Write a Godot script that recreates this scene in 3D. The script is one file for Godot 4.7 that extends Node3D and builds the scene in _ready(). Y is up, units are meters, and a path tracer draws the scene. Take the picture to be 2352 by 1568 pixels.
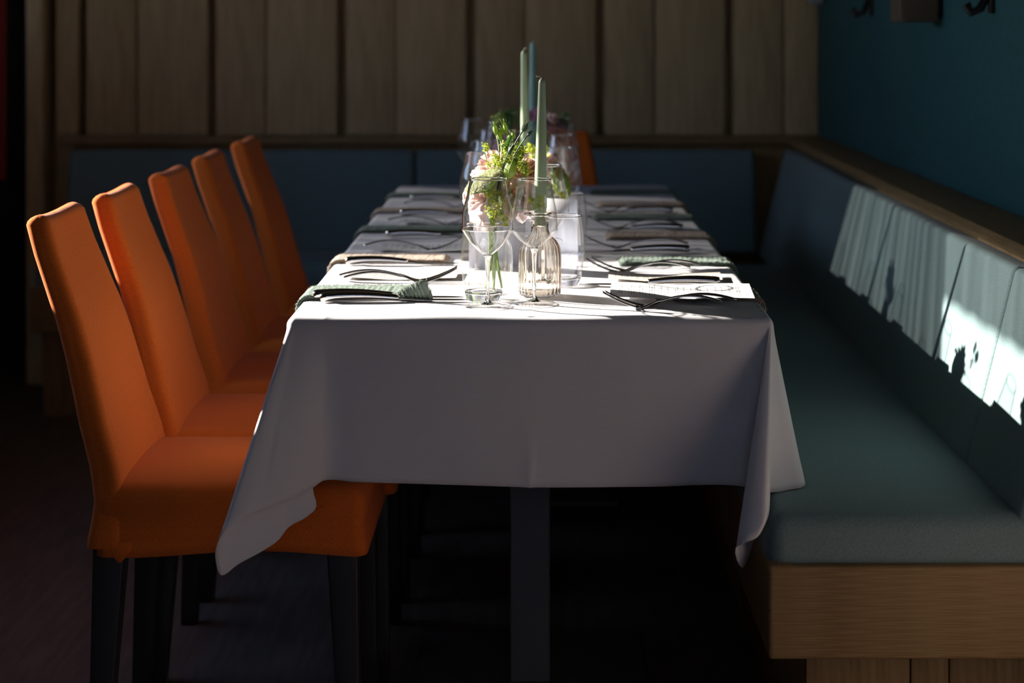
extends Node3D
# A sunlit restaurant table. Camera at (0, EYE, 0) looking along -z; FOC is the focal length in pixels of the 2352 x 1568 frame.
const FOC := 4084.0
const CX := 1235.0
const CY := 50.0
const EYE := 1.277
const TOP := 0.784          # top of the tablecloth
const RIM := 0.015          # rounding of the cloth at the table edge
const XL := -0.405
const XR := 0.38
const ZF := -2.976
const ZB := -5.355
var M := {}
var used := {}
var rng := RandomNumberGenerator.new()

func _ready() -> void:
	rng.seed = 7
	_view_and_light()
	_materials()
	_room()
	_benches()
	_table()
	_chairs()
	_cloth()
	_cards_and_menus()
	_napkins()
	_cutlery()
	_glassware()
	_candles()
	_flowers()
	_wall_items()

# ------------------------------------------------------------------ camera, sky, sun, exposure
func _view_and_light() -> void:
	var cam := Camera3D.new()
	cam.name = "camera"
	var lens := CameraAttributesPhysical.new()
	lens.frustum_near = 0.05
	lens.frustum_far = 100.0
	lens.frustum_focal_length = 62.5
	lens.exposure_aperture = 3.1
	lens.frustum_focus_distance = 3.05
	cam.attributes = lens
	add_child(cam)
	cam.projection = Camera3D.PROJECTION_FRUSTUM
	cam.near = 0.05
	cam.far = 100.0
	cam.size = cam.near * 1568.0 / FOC
	cam.frustum_offset = Vector2((1176.0 - CX) / FOC, -(784.0 - CY) / FOC) * cam.near
	cam.position = Vector3(0, EYE, 0)
	cam.current = true
	var we := WorldEnvironment.new()
	we.name = "world"
	var e := Environment.new()
	e.background_mode = Environment.BG_SKY
	var sky := Sky.new()
	var sm := ProceduralSkyMaterial.new()
	sm.sky_top_color = Color(0.46, 0.58, 0.78)
	sm.sky_horizon_color = Color(0.86, 0.89, 0.94)
	sm.ground_bottom_color = Color(0.34, 0.32, 0.29)
	sm.ground_horizon_color = Color(0.60, 0.58, 0.55)
	sm.sky_energy_multiplier = 2.4
	sm.ground_energy_multiplier = 1.6
	sky.sky_material = sm
	e.sky = sky
	e.tonemap_mode = Environment.TONE_MAPPER_LINEAR
	e.tonemap_exposure = 1.0
	e.sdfgi_enabled = true
	e.ssao_enabled = true
	e.ssil_enabled = true
	we.environment = e
	add_child(we)
	var sun := DirectionalLight3D.new()
	sun.name = "sun"
	sun.light_color = Color(1.0, 0.975, 0.94)
	sun.light_energy = 7.5
	sun.light_angular_distance = 0.55
	sun.shadow_enabled = true
	add_child(sun)
	sun.look_at_from_position(Vector3.ZERO, Vector3(1.0, -0.43, 0.47), Vector3.UP)

# ------------------------------------------------------------------ helpers
func P(x: float, y: float, d: float) -> Vector3:
	return Vector3((x - CX) * d / FOC, EYE - (y - CY) * d / FOC, -d)

func lin(r: float, g: float, b: float) -> Color:
	return Color(r, g, b).linear_to_srgb()

func numbered(n: String) -> String:
	var k: int = used.get(n, 0)
	used[n] = k + 1
	return n if k == 0 else "%s_%03d" % [n, k]

func tag(o: Node3D, label := "", category := "", group := "", kind := "") -> Node3D:
	if label: o.set_meta("label", label)
	if category: o.set_meta("category", category)
	if group: o.set_meta("group", group)
	if kind: o.set_meta("kind", kind)
	return o

func base(called: String, at: Vector3, turn := 0.0) -> Node3D:
	var o := Node3D.new()
	o.name = numbered(called)
	add_child(o)
	o.position = at
	o.rotation.y = turn
	return o

func st_new() -> SurfaceTool:
	var st := SurfaceTool.new()
	st.begin(Mesh.PRIMITIVE_TRIANGLES)
	return st

func mesh_of(st: SurfaceTool, smooth := true) -> ArrayMesh:
	st.set_smooth_group(0 if smooth else -1)
	st.generate_normals()
	return st.commit()

func put(called: String, mesh: Mesh, m: Material, parent: Node3D = null) -> MeshInstance3D:
	var o := MeshInstance3D.new()
	o.mesh = mesh
	o.material_override = m
	if parent:
		o.name = called
		parent.add_child(o, true)
	else:
		o.name = numbered(called)
		add_child(o)
	return o

func build(called: String, st: SurfaceTool, m: Material, parent: Node3D = null, smooth := true) -> MeshInstance3D:
	return put(called, mesh_of(st, smooth), m, parent)

func copy(o: Node3D, called: String, label: String, group := "") -> Node3D:
	var c: Node3D = o.duplicate()
	c.name = numbered(called)
	add_child(c)
	c.set_meta("label", label)
	if group: c.set_meta("group", group)
	return c

# rows x columns of points; the face looks along (row direction) x (column direction)
func grid(st: SurfaceTool, rows: Array, close := false, uvs := Vector2(1, 1), tf := Transform3D()) -> void:
	var n: int = rows.size()
	var c: int = rows[0].size()
	var lim: int = c if close else c - 1
	for i in n - 1:
		for j in lim:
			var k: int = (j + 1) % c
			var a: Vector3 = tf * rows[i][j]
			var b: Vector3 = tf * rows[i][k]
			var cc: Vector3 = tf * rows[i + 1][k]
			var d: Vector3 = tf * rows[i + 1][j]
			var u0 := float(j) / lim * uvs.x
			var u1 := float(j + 1) / lim * uvs.x
			var v0 := float(i) / (n - 1) * uvs.y
			var v1 := float(i + 1) / (n - 1) * uvs.y
			if a.distance_squared_to(b) > 1e-14:
				tri(st, a, b, cc, Vector2(u0, v0), Vector2(u1, v0), Vector2(u1, v1))
			if cc.distance_squared_to(d) > 1e-14:
				tri(st, a, cc, d, Vector2(u0, v0), Vector2(u1, v1), Vector2(u0, v1))

func tri(st: SurfaceTool, a: Vector3, b: Vector3, c: Vector3, ua := Vector2.ZERO, ub := Vector2.ZERO, uc := Vector2.ZERO) -> void:
	st.set_smooth_group(0)
	st.set_uv(ua); st.add_vertex(a)
	st.set_uv(ub); st.add_vertex(b)
	st.set_uv(uc); st.add_vertex(c)

func lathe(st: SurfaceTool, prof: Array, seg := 40, tf := Transform3D(), flute := 0, depth := 0.0, sy := 1.0) -> void:
	var rows := []
	for p in prof:
		var row := []
		for j in seg:
			var a := TAU * j / seg
			var r: float = p[0]
			if flute > 0 and p.size() > 2:
				r -= depth * p[2] * (0.5 + 0.5 * cos(a * flute))
			row.append(Vector3(r * cos(a), p[1] * sy, r * sin(a)))
		rows.append(row)
	grid(st, rows, true, Vector2(1, 1), tf)

func smooth_prof(keys: Array, n := 6) -> Array:
	var out := []
	for i in keys.size() - 1:
		var p0: Array = keys[max(i - 1, 0)]
		var p1: Array = keys[i]
		var p2: Array = keys[i + 1]
		var p3: Array = keys[min(i + 2, keys.size() - 1)]
		for k in n:
			var t := float(k) / n
			var v := Vector2(p1[0], p1[1]).cubic_interpolate(Vector2(p2[0], p2[1]), Vector2(p0[0], p0[1]), Vector2(p3[0], p3[1]), t)
			out.append([max(v.x, 0.0), v.y])
	out.append([keys[-1][0], keys[-1][1]])
	return out

func tube(st: SurfaceTool, pts: Array, r0: float, r1: float, seg := 7, capped := true) -> void:
	var rows := []
	var u := Vector3.ZERO
	for i in pts.size():
		var t: Vector3 = (pts[min(i + 1, pts.size() - 1)] - pts[max(i - 1, 0)]).normalized()
		if u == Vector3.ZERO:
			u = t.cross(Vector3(0.31, 0.2, 0.93)).normalized()
		u = (u - t * t.dot(u)).normalized()
		var v := u.cross(t)
		var r := lerpf(r0, r1, float(i) / (pts.size() - 1))
		var row := []
		for j in seg:
			var a := TAU * j / seg
			row.append(pts[i] + (u * cos(a) + v * sin(a)) * r)
		rows.append(row)
	if capped:
		var first := []
		var last := []
		for j in seg:
			first.append(pts[0])
			last.append(pts[-1])
		rows.push_front(first)
		rows.push_back(last)
	grid(st, rows, true)

func curve3(a: Vector3, b: Vector3, c: Vector3, n := 8) -> Array:
	var out := []
	for i in n + 1:
		var t := float(i) / n
		out.append(a.lerp(b, t).lerp(b.lerp(c, t), t))
	return out

func rbox(st: SurfaceTool, c: Vector3, h: Vector3, r := 0.004, seg := 2, tf := Transform3D()) -> void:
	r = min(r, min(h.x, min(h.y, h.z)) * 0.98)
	var axes := [[0, 1, 2], [1, 2, 0], [2, 0, 1]]
	for ax in axes:
		for s in [-1.0, 1.0]:
			var rows := []
			var ua := _ticks(h[ax[1]], r, seg)
			var va := _ticks(h[ax[2]], r, seg)
			if s < 0: va.reverse()
			for a in ua:
				var row := []
				for b in va:
					var q := Vector3.ZERO
					q[ax[0]] = s * h[ax[0]]
					q[ax[1]] = a
					q[ax[2]] = b
					var inner := Vector3(clampf(q.x, r - h.x, h.x - r), clampf(q.y, r - h.y, h.y - r), clampf(q.z, r - h.z, h.z - r))
					row.append(c + inner + (q - inner).normalized() * r)
				rows.append(row)
			grid(st, rows, false, Vector2(1, 1), tf)

func _ticks(h: float, r: float, seg: int) -> Array:
	var out := []
	for k in seg + 1:
		out.append(-h + r - r * tan(PI / 4 * (1.0 - float(k) / seg)))
	for k in seg + 1:
		out.append(h - r + r * tan(PI / 4 * float(k) / seg))
	return out

# a bar along a centre line: flat rounded section of the given widths (across) and thicknesses (up)
func bar(st: SurfaceTool, pts: Array, wid: Array, thick: Array, across: Vector3, seg := 10) -> void:
	var rows := []
	for i in pts.size():
		var t: Vector3 = (pts[min(i + 1, pts.size() - 1)] - pts[max(i - 1, 0)]).normalized()
		var s := (across - t * t.dot(across)).normalized()
		var up := s.cross(t)
		var row := []
		for j in seg:
			var a := TAU * j / seg
			var ca := cos(a)
			var sa := sin(a)
			row.append(pts[i] + s * (signf(ca) * pow(absf(ca), 0.7) * wid[i]) + up * (signf(sa) * pow(absf(sa), 0.7) * thick[i]))
		rows.append(row)
	var first := []
	var last := []
	for j in seg:
		first.append(pts[0])
		last.append(pts[-1])
	rows.push_front(first)
	rows.push_back(last)
	grid(st, rows, true)

func box_piece(called: String, lo: Vector3, hi: Vector3, m: Material, parent: Node3D = null, r := 0.002, seg := 1) -> MeshInstance3D:
	var st := st_new()
	rbox(st, (lo + hi) / 2, (hi - lo) / 2, r, seg)
	return build(called, st, m, parent)

# ------------------------------------------------------------------ materials
func noise_tex(freq: float, octaves: int, ramp: Array, sd: int, size := 512, type := FastNoiseLite.TYPE_SIMPLEX_SMOOTH) -> NoiseTexture2D:
	var n := FastNoiseLite.new()
	n.seed = sd
	n.noise_type = type
	n.frequency = freq
	n.fractal_octaves = octaves
	var t := NoiseTexture2D.new()
	t.width = size
	t.height = size
	t.seamless = true
	t.noise = n
	if ramp.size():
		var g := Gradient.new()
		var offs := PackedFloat32Array()
		var cols := PackedColorArray()
		for r in ramp:
			offs.append(r[0])
			cols.append(r[1])
		g.offsets = offs
		g.colors = cols
		t.color_ramp = g
	return t

func weave(size: int, period: int, twill: bool, sd: int, jitter: float) -> ImageTexture:
	var im := Image.create(size, size, false, Image.FORMAT_RGB8)
	var r := RandomNumberGenerator.new()
	r.seed = sd
	var rowj := []
	var colj := []
	for i in size:
		rowj.append(r.randf_range(-jitter, jitter))
		colj.append(r.randf_range(-jitter, jitter))
	for y in size:
		for x in size:
			var a: float
			if twill:
				a = 0.5 + 0.3 * sin(TAU * (x + y) / period) + 0.15 * sin(TAU * (x - y) / (period * 2.0))
			else:
				a = 0.5 + 0.25 * sin(TAU * x / period) * signf(sin(TAU * y / (2.0 * period))) + 0.2 * sin(TAU * y / period)
			a += rowj[y / period * period % size] + colj[x / period * period % size]
			a = clampf(a, 0, 1)
			im.set_pixel(x, y, Color(a, a, a))
	return ImageTexture.create_from_image(im)

func mat(c: Color, rough: float, metal := 0.0, spec := 0.5) -> StandardMaterial3D:
	var m := StandardMaterial3D.new()
	m.albedo_color = c
	m.roughness = rough
	m.metallic = metal
	m.metallic_specular = spec
	return m

func tri_map(m: StandardMaterial3D, scale: Vector3, world := false) -> StandardMaterial3D:
	m.uv1_triplanar = true
	m.uv1_world_triplanar = world
	m.uv1_scale = scale
	m.uv1_triplanar_sharpness = 4.0
	return m

func bump(m: StandardMaterial3D, t: Texture2D, cm: float) -> StandardMaterial3D:
	m.heightmap_enabled = true
	m.heightmap_texture = t
	m.heightmap_scale = cm
	return m

func glass(alpha: float, c := Color(1, 1, 1)) -> StandardMaterial3D:
	var m := mat(Color(c.r, c.g, c.b, alpha), 0.0)
	m.transparency = BaseMaterial3D.TRANSPARENCY_ALPHA
	return m

func leafy(c: Color, back: Color, rough := 0.55) -> StandardMaterial3D:
	var m := mat(c, rough)
	m.backlight_enabled = true
	m.backlight = back
	m.cull_mode = BaseMaterial3D.CULL_DISABLED
	return m

func _materials() -> void:
	var weave_fine := weave(128, 4, false, 3, 0.10)
	var weave_twill := weave(128, 8, true, 5, 0.05)
	var slub := noise_tex(0.02, 3, [[0.0, Color(0.87, 0.86, 0.865)], [0.55, Color(0.885, 0.875, 0.88)], [1.0, Color(0.90, 0.89, 0.895)]], 11)
	# white linen: the slubs run across the table
	var linen := mat(Color(1, 1, 1), 0.85, 0.0, 0.3)
	linen.albedo_texture = slub
	tri_map(linen, Vector3(2.0, 80.0, 80.0), true)
	bump(linen, noise_tex(0.03, 2, [], 12), 0.006)
	linen.backlight_enabled = true
	linen.backlight = Color(0.30, 0.30, 0.30)
	M.linen = linen
	# orange upholstery
	var om := noise_tex(0.05, 3, [[0.0, lin(0.66, 0.115, 0.014)], [0.5, lin(0.78, 0.168, 0.023)], [1.0, lin(0.90, 0.225, 0.04)]], 21)
	var orange := mat(Color(1, 1, 1), 0.9, 0.0, 0.25)
	orange.albedo_texture = om
	tri_map(orange, Vector3(26, 5, 26))
	bump(orange, weave(128, 4, true, 8, 0.12), 0.012)
	orange.rim_enabled = true
	orange.rim = 0.15
	orange.rim_tint = 1.0
	M.orange = orange
	M.black_wood = mat(lin(0.03, 0.03, 0.03), 0.5)
	# teal bench fabric with a twill
	var tm := noise_tex(0.04, 3, [[0.0, lin(0.13, 0.20, 0.20)], [0.5, lin(0.165, 0.24, 0.24)], [1.0, lin(0.20, 0.275, 0.27)]], 31)
	var teal := mat(Color(1, 1, 1), 0.8, 0.0, 0.35)
	teal.albedo_texture = tm
	tri_map(teal, Vector3(9, 9, 9))
	bump(teal, weave_twill, 0.04)
	teal.rim_enabled = true
	teal.rim = 0.25
	M.teal = teal
	# woods
	var grain := noise_tex(0.012, 5, [[0.0, lin(0.19, 0.112, 0.042)], [0.45, lin(0.27, 0.168, 0.068)], [0.6, lin(0.30, 0.19, 0.08)], [1.0, lin(0.34, 0.222, 0.10)]], 41)
	var gb := noise_tex(0.012, 5, [], 41)
	M.oak_x = bump(tri_map(_tex(grain, 0.55), Vector3(1.3, 55, 55)), gb, 0.05)
	M.oak_z = bump(tri_map(_tex(grain, 0.55), Vector3(55, 55, 1.3)), gb, 0.05)
	M.oak_y = bump(tri_map(_tex(grain, 0.6), Vector3(9, 0.6, 9), true), gb, 0.05)
	var grain2 := noise_tex(0.012, 5, [[0.0, lin(0.43, 0.305, 0.155)], [0.5, lin(0.55, 0.40, 0.21)], [1.0, lin(0.62, 0.46, 0.25)]], 43)
	var grain3 := noise_tex(0.012, 5, [[0.0, lin(0.47, 0.33, 0.17)], [0.5, lin(0.59, 0.43, 0.23)], [1.0, lin(0.66, 0.49, 0.27)]], 44)
	M.panel_a = tri_map(_tex(grain2, 0.6), Vector3(7, 0.5, 7))
	M.panel_b = tri_map(_tex(grain3, 0.6), Vector3(6, 0.4, 6))
	M.panel_c = tri_map(_tex(grain2, 0.6), Vector3(11, 0.7, 11))
	M.dark_wood = tri_map(_tex(noise_tex(0.012, 4, [[0.0, lin(0.10, 0.074, 0.056)], [1.0, lin(0.19, 0.145, 0.11)]], 45), 0.5), Vector3(6, 6, 0.7))
	M.plaster_teal = tri_map(_tex(noise_tex(0.03, 4, [[0.0, lin(0.020, 0.092, 0.098)], [1.0, lin(0.028, 0.115, 0.122)]], 47), 0.8), Vector3(2, 2, 2))
	M.plaster = mat(lin(0.10, 0.08, 0.06), 0.9)
	M.plaster_dim = mat(lin(0.10, 0.085, 0.07), 0.9)
	M.plaster_warm = mat(lin(0.29, 0.225, 0.205), 0.9)
	M.red = mat(lin(0.38, 0.045, 0.04), 0.9)
	M.frame = mat(lin(0.10, 0.07, 0.045), 0.6)
	M.grey_metal = mat(lin(0.12, 0.13, 0.132), 0.5)
	M.black = mat(lin(0.012, 0.011, 0.010), 0.5)
	M.grey = mat(lin(0.32, 0.31, 0.30), 0.6)
	# table things
	M.steel = mat(lin(0.55, 0.53, 0.51), 0.14, 1.0)
	M.glass = glass(0.0)
	M.glass_pane = glass(0.0)
	var solid := mat(Color(1, 1, 1, 0.0), 0.0)
	solid.transparency = BaseMaterial3D.TRANSPARENCY_ALPHA
	solid.refraction_enabled = true
	solid.refraction_scale = 0.05
	M.glass_solid = solid
	M.amber = solid.duplicate()
	M.amber.albedo_color = Color(0.992, 0.968, 0.93, 0.0)
	M.amber_edge = glass(0.55, Color(0.80, 0.42, 0.08))
	M.sage = bump(tri_map(_tex(noise_tex(0.06, 3, [[0.0, lin(0.12, 0.165, 0.125)], [0.5, lin(0.23, 0.285, 0.235)], [1.0, lin(0.40, 0.45, 0.395)]], 51), 0.95), Vector3(16, 16, 16)), noise_tex(0.05, 3, [], 52), 0.12)
	M.beige = bump(tri_map(_tex(noise_tex(0.06, 3, [[0.0, lin(0.30, 0.23, 0.17)], [0.5, lin(0.45, 0.36, 0.285)], [1.0, lin(0.62, 0.53, 0.45)]], 53), 0.95), Vector3(16, 16, 16)), noise_tex(0.05, 3, [], 54), 0.12)
	M.candle = mat(lin(0.36, 0.49, 0.31), 0.42)
	M.candle.subsurf_scatter_enabled = true
	M.candle.subsurf_scatter_strength = 0.2
	M.candle_teal = mat(lin(0.24, 0.46, 0.42), 0.42)
	M.wick = mat(lin(0.70, 0.64, 0.55), 0.9)
	M.blush = leafy(lin(0.62, 0.42, 0.37), Color(0.75, 0.72, 0.70), 0.7)
	M.peach = leafy(lin(0.66, 0.32, 0.19), Color(0.75, 0.66, 0.6), 0.7)
	M.pale_pink = leafy(lin(0.66, 0.54, 0.52), Color(0.75, 0.72, 0.72), 0.7)
	M.lilac = leafy(lin(0.50, 0.30, 0.42), Color(0.6, 0.5, 0.6), 0.7)
	M.cream = leafy(lin(0.62, 0.61, 0.47), Color(0.6, 0.62, 0.45), 0.7)
	M.lime = leafy(lin(0.54, 0.54, 0.07), Color(0.75, 0.8, 0.25), 0.6)
	M.stem = leafy(lin(0.24, 0.35, 0.08), Color(0.4, 0.5, 0.2), 0.45)
	M.stem_dark = leafy(lin(0.035, 0.075, 0.035), Color(0.15, 0.2, 0.1), 0.5)
	M.bud = leafy(lin(0.32, 0.39, 0.075), Color(0.7, 0.8, 0.35), 0.5)
	M.leaf = leafy(lin(0.07, 0.14, 0.05), Color(0.3, 0.45, 0.15), 0.5)
	M.paper = mat(lin(0.80, 0.79, 0.78), 0.7)
	M.paper.backlight_enabled = true
	M.paper.backlight = Color(1.0, 1.0, 1.0)

func _tex(t: Texture2D, rough: float) -> StandardMaterial3D:
	var m := mat(Color(1, 1, 1), rough, 0.0, 0.4)
	m.albedo_texture = t
	return m

# ------------------------------------------------------------------ room
func _room() -> void:
	var f := box_piece("floor", Vector3(-2.4, -0.2, -8.7), Vector3(1.4, 0.0, 2.2), M.dark_wood)
	tag(f, "", "", "", "structure")
	tag(box_piece("ceiling", Vector3(-2.4, 2.62, -8.7), Vector3(1.4, 2.8, 2.2), M.plaster), "", "", "", "structure")
	var wr := box_piece("wall_right", Vector3(0.996, 0, -6.5), Vector3(1.3, 2.62, -2.62), M.plaster_teal)
	tag(wr, "", "", "", "structure")
	box_piece("wall_panel", Vector3(0.996, 0, -2.62), Vector3(1.3, 2.62, 2.0), M.plaster_warm, wr)
	# wall behind the camera, with the second window
	var wf := box_piece("wall_front", Vector3(-2.3, 0, 1.4), Vector3(1.3, 0.95, 1.7), M.plaster_dim)
	tag(wf, "", "", "", "structure")
	box_piece("wall_panel", Vector3(-2.3, 2.25, 1.4), Vector3(1.3, 2.62, 1.7), M.plaster_dim, wf)
	box_piece("wall_panel", Vector3(-2.3, 0.95, 1.4), Vector3(-1.0, 2.25, 1.7), M.plaster_dim, wf)
	box_piece("wall_panel", Vector3(0.85, 0.95, 1.4), Vector3(1.3, 2.25, 1.7), M.plaster_dim, wf)
	var w2 := base("window_2", Vector3(-0.075, 0.95, 1.55))
	tag(w2, "", "", "", "structure")
	box_piece("window_frame", Vector3(-0.925, 0, -0.03), Vector3(0.925, 0.05, 0.03), M.frame, w2)
	box_piece("window_frame", Vector3(-0.925, 1.25, -0.03), Vector3(0.925, 1.3, 0.03), M.frame, w2)
	box_piece("window_frame", Vector3(-0.925, 0.05, -0.03), Vector3(-0.875, 1.25, 0.03), M.frame, w2)
	box_piece("window_frame", Vector3(0.875, 0.05, -0.03), Vector3(0.925, 1.25, 0.03), M.frame, w2)
	var blind := leafy(lin(0.78, 0.60, 0.46), Color(1, 1, 1), 0.9)
	blind.albedo_color.a = 0.62
	blind.transparency = BaseMaterial3D.TRANSPARENCY_ALPHA
	box_piece("roller_blind", Vector3(-0.90, 0.02, -0.10), Vector3(0.90, 1.28, -0.098), blind, w2, 0.0005)
	box_piece("pane", Vector3(-0.875, 0.05, -0.004), Vector3(0.875, 1.25, 0.004), M.glass_pane, w2, 0.0005)
	# panelled wall at the far end: boards over a dark backing, with open gaps
	var dz := 6.306
	var wb := box_piece("wall_back", Vector3(-1.79, 0, -6.6), Vector3(0.996, 2.62, -dz - 0.10), M.panel_c)
	tag(wb, "", "", "", "structure")
	var px := dz / FOC
	var spans := []
	spans.append([128.0, 180.0, 2])
	for k in 6:
		var g := 190.0 + 297.0 * k
		spans.append([g + 10.0, g + 122.5, 0])
		if k < 5:
			spans.append([g + 125.5, g + 287.0, 1])
	spans.append([1802.0, 1879.0, 2])
	var i := 0
	for s in spans:
		var lo := Vector3((s[0] - CX) * px, 0.86, -dz - 0.10)
		var hi := Vector3((s[1] - CX) * px, 2.62, -dz + 0.004 * sin(i * 2.3))
		box_piece("board", lo, hi, [M.panel_a, M.panel_b, M.panel_c][s[2]], wb, 0.003)
		i += 1
	tag(box_piece("trim_1", Vector3((69 - CX) * px, 0, -6.4), Vector3((110 - CX) * px, 2.62, -6.25), M.panel_c, null, 0.006), "", "", "", "structure")
	# wall with the window, on the chair side, outside the frame
	var y0 := 1.28
	var y1 := 2.225
	var za := -3.25
	var zb := -6.22
	var wl := box_piece("wall_left", Vector3(-2.3, 0, zb), Vector3(-2.0, y0, za), M.plaster_dim)
	tag(wl, "", "", "", "structure")
	box_piece("wall_panel", Vector3(-2.3, y1, zb), Vector3(-2.0, 2.62, za), M.plaster_dim, wl)
	box_piece("wall_panel", Vector3(-2.3, 0, za), Vector3(-2.0, 2.62, 2.0), M.plaster_dim, wl)
	box_piece("wall_panel", Vector3(-2.3, 0, -8.5), Vector3(-2.0, 2.62, zb), M.plaster_dim, wl)
	# unlit passage past the panelled wall
	var wc := box_piece("wall_corridor", Vector3(-2.3, 0, -8.6), Vector3(-0.9, 2.62, -8.4), M.plaster_dim)
	tag(wc, "", "", "", "structure")
	box_piece("wall_panel", Vector3(-1.1, 0, -8.4), Vector3(-0.9, 2.62, -6.6), M.plaster_dim, wc)
	var win := base("window_1", Vector3(-2.2, y0, (za + zb) / 2))
	tag(win, "", "", "", "structure")
	var hz := (za - zb) / 2
	var hh := y1 - y0
	box_piece("window_frame", Vector3(-0.03, 0, -hz), Vector3(0.03, 0.05, hz), M.frame, win)
	box_piece("window_frame", Vector3(-0.03, hh - 0.05, -hz), Vector3(0.03, hh, hz), M.frame, win)
	box_piece("window_frame", Vector3(-0.03, 0, -hz), Vector3(0.03, hh, -hz + 0.05), M.frame, win)
	box_piece("window_frame", Vector3(-0.03, 0, hz - 0.05), Vector3(0.03, hh, hz), M.frame, win)
	box_piece("pane", Vector3(-0.004, 0.05, -hz + 0.05), Vector3(0.004, hh - 0.05, hz - 0.05), M.glass_pane, win, 0.0005)
	# sheer curtain: tied back so that its free edge runs obliquely, and a sheer valance
	var sheer := mat(Color(1, 1, 1, 1), 0.9)
	sheer.albedo_texture = noise_tex(0.03, 3, [[0.0, Color(0.9, 0.9, 0.91, 0.88)], [0.5, Color(0.9, 0.9, 0.91, 0.945)], [1.0, Color(0.9, 0.9, 0.91, 0.99)]], 91)
	sheer.uv1_scale = Vector3(1.6, 0.03, 1)
	sheer.transparency = BaseMaterial3D.TRANSPARENCY_ALPHA
	sheer.cull_mode = BaseMaterial3D.CULL_DISABLED
	var voile: StandardMaterial3D = sheer.duplicate()
	voile.albedo_texture = noise_tex(0.03, 3, [[0.0, Color(0.9, 0.9, 0.91, 0.78)], [0.5, Color(0.9, 0.9, 0.91, 0.84)], [1.0, Color(0.9, 0.9, 0.91, 0.90)]], 93)
	var cur := base("sheer_curtain", Vector3(-1.93, y0, -5.0))
	tag(cur, "white sheer window curtain tied back beside the far end of the window", "curtain")
	var rows := []
	for r in 29:
		var y := 1.05 + (2.32 - 1.05) * r / 28.0
		var row := []
		for c in 221:
			var t := c / 220.0
			var ph := t * 120.0 + 0.8 * sin(t * 23.0) + 0.5 * sin(t * 61.0)
			row.append(Vector3(-1.945 + 0.016 * sin(ph) * (0.7 + 0.3 * sin(t * 37.0)), y, -lerpf(_sheer_edge(y), 6.21, t)) - cur.position)
		rows.append(row)
	var st := st_new()
	grid(st, rows)
	build("curtain_panel", st, sheer, cur)
	rows = []
	for r in 9:
		var y := 1.90 + 0.42 * r / 8.0
		var row := []
		for c in 161:
			var t := c / 160.0
			var ph := t * 90.0 + 0.9 * sin(t * 19.0)
			row.append(Vector3(-1.93 + 0.006 * sin(ph), y, -lerpf(3.1, _sheer_edge(y) + 0.002, t)) - cur.position)
		rows.append(row)
	st = st_new()
	grid(st, rows)
	build("valance", st, voile, cur)
	st = st_new()
	tube(st, [Vector3(-1.92, 2.33, -3.0) - cur.position, Vector3(-1.92, 2.33, -4.5) - cur.position, Vector3(-1.92, 2.33, -6.22) - cur.position], 0.012, 0.012, 10)
	build("curtain_rod", st, M.black, cur)

func _sheer_edge(y: float) -> float:   # where the tied-back curtain ends, as a distance from the camera's plane
	return 4.38 + 0.92 * (y - 1.4) if y > 1.3 else 4.288 + 0.2 * (1.3 - y)

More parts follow.
